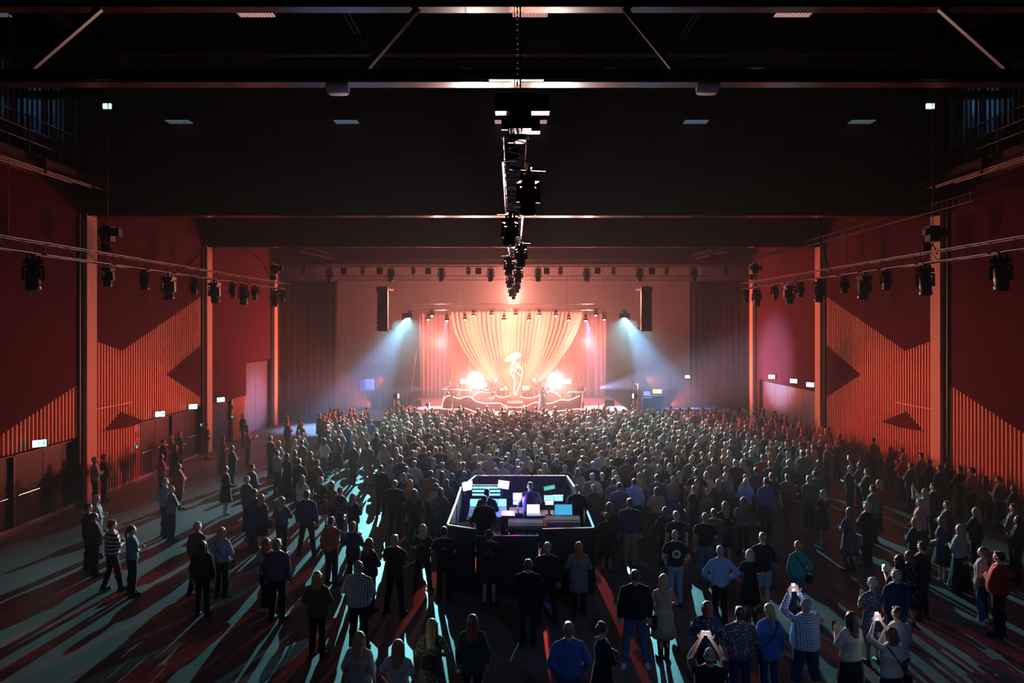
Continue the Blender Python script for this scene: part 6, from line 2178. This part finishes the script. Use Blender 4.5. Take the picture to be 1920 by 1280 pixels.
def bag(who, label, side=1, strap=True, col=(.02, .02, .025), back=False, w=.26, h=.2):
    o_ = PEOPLE[who]
    o = empty('shoulder_bag', o_.location, 0, label, 'bag', 'bags carried by the audience')
    o.rotation_euler = o_.rotation_euler
    o.scale = o_.scale
    m = mat('bag_%d%d%d' % tuple(int(c * 99) for c in col), col, .5)
    c = Vector((0, -.21, 1.08)) if back else Vector((side * .25, -.02, .86))
    if back:
        MB().box(c, (w, .10, h)).box(c + Vector((0, -.055, -.02)), (w * .8, .02, h * .5)).build('pouch', m, o)
    else:
        MB().box(c, (.10, w, h)).box(c + Vector((side * .055, 0, .03)), (.02, w * .9, h * .5)).build('pouch', m, o)
    if strap:
        if back:
            for s in (-1, 1):
                MB().path([c + Vector((s * w * .45, 0, h / 2)), (s * .12, -.15, 1.30), (s * .11, -.10, 1.42), (s * .10, .0, 1.49)], .010).build('strap', m, o)
        else:
            MB().path([c + Vector((0, 0, h / 2)), (side * .13, -.15, 1.10), (0, -.165, 1.25), (-side * .10, -.13, 1.40), (-side * .13, -.03, 1.475)], .010).build('strap', m, o)


bag('person in a long speckled dress with a black bag across the back', 'black bag worn across the back of the speckled dress', back=True)
bag('person in a short pale strap dress and tall black boots', 'large black handbag beside the pale strap dress', -1, False, w=.34, h=.30)
bag('person in a long blue top with a dark bag strap, bottom right', 'small bag on a dark strap over the long blue top', -1)
bag('person in cream with a thin bag strap holding a phone overhead', 'small bag on a thin strap over the cream blouse', 1)
bag('person in a navy coat carrying a dark handbag', 'dark handbag carried by the navy coat', 1, False, w=.32, h=.26)
bag('person in a dark flowered dress with a pale shoulder bag', 'pale bag beside the dark flowered dress', 1, False, (.45, .40, .36), w=.28, h=.28)
bag('person in a pale blue blouse with a thin dark strap, left foreground', 'small bag on a strap over the pale blue blouse', 1)
bag('person in a teal jacket and blue jeans above the raised phone', 'small bag on a strap over the teal jacket', 1)

# ------------------------------------------------------------------ the packed crowd: the nearest one by one, the rest as one mass
rnd = random.Random(77)
VAR = []
tops = [('tee', 'black'), ('shirt', 'slate'), ('sweater', 'navy'), ('jacket', 'black'), ('blouse', 'beige'), ('shirt', 'grey'), ('blouse', 'purple'), ('tee', 'black'), ('sweater', 'rust'), ('shirt', 'navy'), ('jacket', 'brown'), ('blouse', 'lightgrey'), ('jacket', 'black')]
for i in range(30):
    fem = i % 2 == 0
    tp, tc_ = tops[i % len(tops)]
    arms = ['down', 'folded', 'clasped', 'down', 'folded', 'phone_low', 'clasped', 'down', 'folded', 'clasped'][i % 10]
    if i in (7, 22): arms = 'arms_up'
    hair = (['long', 'shoulder', 'bob', 'ponytail', 'long', 'bun', 'shoulder'] if fem else ['short', 'short', 'crop', 'short', 'crop', 'short', 'crop'])[(i // 2) % 7]
    hc_ = ['blond', 'brown', 'sandy', 'dark', 'grey', 'auburn', 'blond', 'sandy', 'brown', 'white'][(i * 7) % 10]
    VAR.append(dict(fem=fem, hair=hair, hc=hc_, top=tp, tc=tc_, bot='trousers', bc=['black', 'navy', 'denim', 'black'][i % 4], arms=arms, legs='even', skin=i))
COLM = {}


def colmat(kind, col, base):
    k = (kind, tuple(col))
    if k not in COLM:
        COLM[k] = mat('%s_%02d' % (kind, len(COLM)), col, base, noise=.12, nscale=10, sheen={'skin': 0, 'hair': .6, 'cloth': .35}[kind])
    return COLM[k]


def one_mesh(sp, lod):
    """a whole far person as a single mesh"""
    vs, fs, mi, ms = [], [], [], []
    for name, me, col, m in make_person(sp, lod, False):
        kind = 'skin' if name == 'body' else ('hair' if name == 'hair' else 'cloth')
        mt = colmat(kind, col, {'skin': .5, 'hair': .45, 'cloth': .85}[kind])
        if mt not in ms: ms.append(mt)
        n = len(vs)
        vs += [tuple(v.co) for v in me.vertices]
        for p in me.polygons:
            fs.append(tuple(i + n for i in p.vertices)); mi.append(ms.index(mt))
    me = bpy.data.meshes.new('person')
    me.from_pydata(vs, [], fs)
    for m in ms: me.materials.append(m)
    me.polygons.foreach_set('material_index', mi)
    me.polygons.foreach_set('use_smooth', [True] * len(fs))
    return me


FAR = [one_mesh(v, 2) for v in VAR]
grid = {}
for p in SPOTS:
    grid.setdefault((int(p[0] // 1), int(p[1] // 1)), []).append(p)


def free(x, y, r):
    for i in range(int(x // 1) - 1, int(x // 1) + 2):
        for j in range(int(y // 1) - 1, int(y // 1) + 2):
            for q in grid.get((i, j), ()):
                if (q[0] - x) ** 2 + (q[1] - y) ** 2 < r * r:
                    return False
    return True


def edge(xs, ys):
    return lambda y: float(np.interp(y, xs, ys))


leftE = edge([22, 24, 28, 33, 37, 41.5], [-3.6, -4.2, -5.2, -6.4, -7.2, -7.6])
leftE2 = edge([30, 34, 38, 41.5], [-8.0, -9.5, -10.6, -11.2])
rightE = edge([20.5, 22, 24, 26, 28, 30, 33, 37, 41.5], [5.0, 6.6, 9.0, 11.4, 13.0, 14.6, 15.2, 15.3, 15.3])
cand = []
for t in range(60000):
    y = rnd.uniform(20.6, 41.4)
    x = rnd.uniform(-11.5, 15.4)
    if x < leftE(y) and not (y > 32 and leftE2(y) < x < leftE(y) - 1.1 and rnd.random() < .5):
        continue
    if x > rightE(y):
        continue
    if BX0 - .5 < x < BX1 + .5 and y < BY1 + .6:
        continue
    dens = .57 if y > 26 else .66
    if x > 10: dens = .62
    if not free(x, y, dens + rnd.uniform(0, .12)):
        continue
    # a lane stays open on the right
    if 10.3 - (32 - y) * .35 < x < 10.9 - (32 - y) * .35 and y < 33:
        continue
    cand.append((x, y))
    grid.setdefault((int(x // 1), int(y // 1)), []).append((x, y))
cand.sort(key=lambda p: p[1])
N_IND = 300 - len(HELD) - 8
ARMW = {'down': 'with arms down', 'folded': 'with folded arms', 'clasped': 'with clasped hands', 'phone_low': 'hands at chest', 'arms_up': 'with both arms up'}


def zone(x, y):
    a = 'left' if x < -2 else ('middle' if x < 3.5 else ('right' if x < 9.5 else 'far right'))
    b = 'behind the booth' if y < 26 else 'in thick crowd'
    return a, b


faces = []
for i, (x, y) in enumerate(cand):
    k = rnd.randrange(len(VAR))
    if VAR[k]['arms'] == 'arms_up' and rnd.random() < .6:
        k = (k + 1) % len(VAR)
    v = VAR[k]
    h = (1.66 if v['fem'] else 1.78) + rnd.uniform(-.07, .08)
    yaw = math.radians(math.degrees(math.atan2(x, 46 - y)) * .8 + rnd.uniform(-14, 14))
    if i < N_IND:
        a, b = zone(x, y)
        ph = {'tee': 'tee', 'shirt': 'shirt', 'sweater': 'sweater', 'jacket': 'jacket', 'blouse': 'blouse'}[v['top']]
        bt = {'black': 'black', 'navy': 'navy', 'denim': 'denim'}[v['bc']]
        lab = 'person in %s %s, %s trousers, %s, %s, %s' % (v['tc'], ph, bt, ARMW[v['arms']], b, a)
        lab = lab.replace('middle side', 'middle').replace('lightgrey', 'light grey')
        o = bpy.data.objects.new('person', FAR[k])
        C.objects.link(o)
        o.location = (x, y, 0)
        o.rotation_euler = (0, 0, yaw)
        o.scale = (h / 1.755 * rnd.uniform(.97, 1.08), h / 1.755 * rnd.uniform(.97, 1.08), h / 1.755)
        tag(o, lab, 'person', lab.replace('person in', 'people in'))
    else:
        faces.append((k, x, y, h, yaw))
print('CROWD individuals', len(HELD) + min(N_IND, len(cand)), 'mass', len(faces))
if faces:
    vs, fs, ms_i, mats_ = [], [], [], []
    base = 0
    src = []
    for me in FAR:
        co = np.empty(len(me.vertices) * 3, dtype=np.float32); me.vertices.foreach_get('co', co)
        src.append((co.reshape(-1, 3), [tuple(p.vertices) for p in me.polygons], [p.material_index for p in me.polygons], list(me.materials)))
    for k, x, y, h, yaw in faces:
        co, fc, mi, mm_ = src[k]
        s = h / 1.755
        c_, s_ = math.cos(yaw), math.sin(yaw)
        q = np.empty_like(co)
        q[:, 0] = (co[:, 0] * c_ - co[:, 1] * s_) * s + x
        q[:, 1] = (co[:, 0] * s_ + co[:, 1] * c_) * s + y
        q[:, 2] = co[:, 2] * s
        vs.append(q)
        idx = []
        for m in mm_:
            if m not in mats_: mats_.append(m)
            idx.append(mats_.index(m))
        # only what can be seen over the heads in front: the upper body keeps all its faces
        fs += [tuple(i + base for i in f_) for f_ in fc]
        ms_i += [idx[i] for i in mi]
        base += len(co)
    me = bpy.data.meshes.new('audience_crowd')
    me.from_pydata(np.concatenate(vs).tolist(), [], fs)
    for m in mats_: me.materials.append(m)
    me.polygons.foreach_set('material_index', ms_i)
    me.polygons.foreach_set('use_smooth', [True] * len(fs))
    o = bpy.data.objects.new('audience_crowd', me)
    C.objects.link(o)
    tag(o, 'dense mass of people packed up to the front of the stage', 'crowd', None, 'stuff')

# ------------------------------------------------------------------ haze over the whole hall
def haze(name, dens, y0, y1, label):
    hz = bpy.data.materials.new(name)
    hz.use_nodes = True
    N, L = hz.node_tree.nodes, hz.node_tree.links
    N.remove(N['Principled BSDF'])
    vsn = N.new('ShaderNodeVolumeScatter')
    vsn.inputs['Color'].default_value = (1, 1, 1, 1)
    vsn.inputs['Density'].default_value = dens
    vsn.inputs['Anisotropy'].default_value = .0
    L.new(vsn.outputs[0], N['Material Output'].inputs['Volume'])
    o = MB().box((0, (y0 + y1) / 2, 7.6), (2 * WX - .02, y1 - y0, 15.15)).build('haze', hz)
    tag(o, label, 'haze', None, 'stuff')


haze('hall_haze', HAZE_HALL, 14.0, 41.0, 'thin smoke haze hanging over the crowd in the hall')
haze('stage_front_haze', HAZE_FRONT, 41.001, 47.05, 'smoke haze drifting over the front of the stage')
haze('stage_haze', HAZE_STAGE, 47.051, 58.9, 'thick glowing smoke haze behind the stage truss')
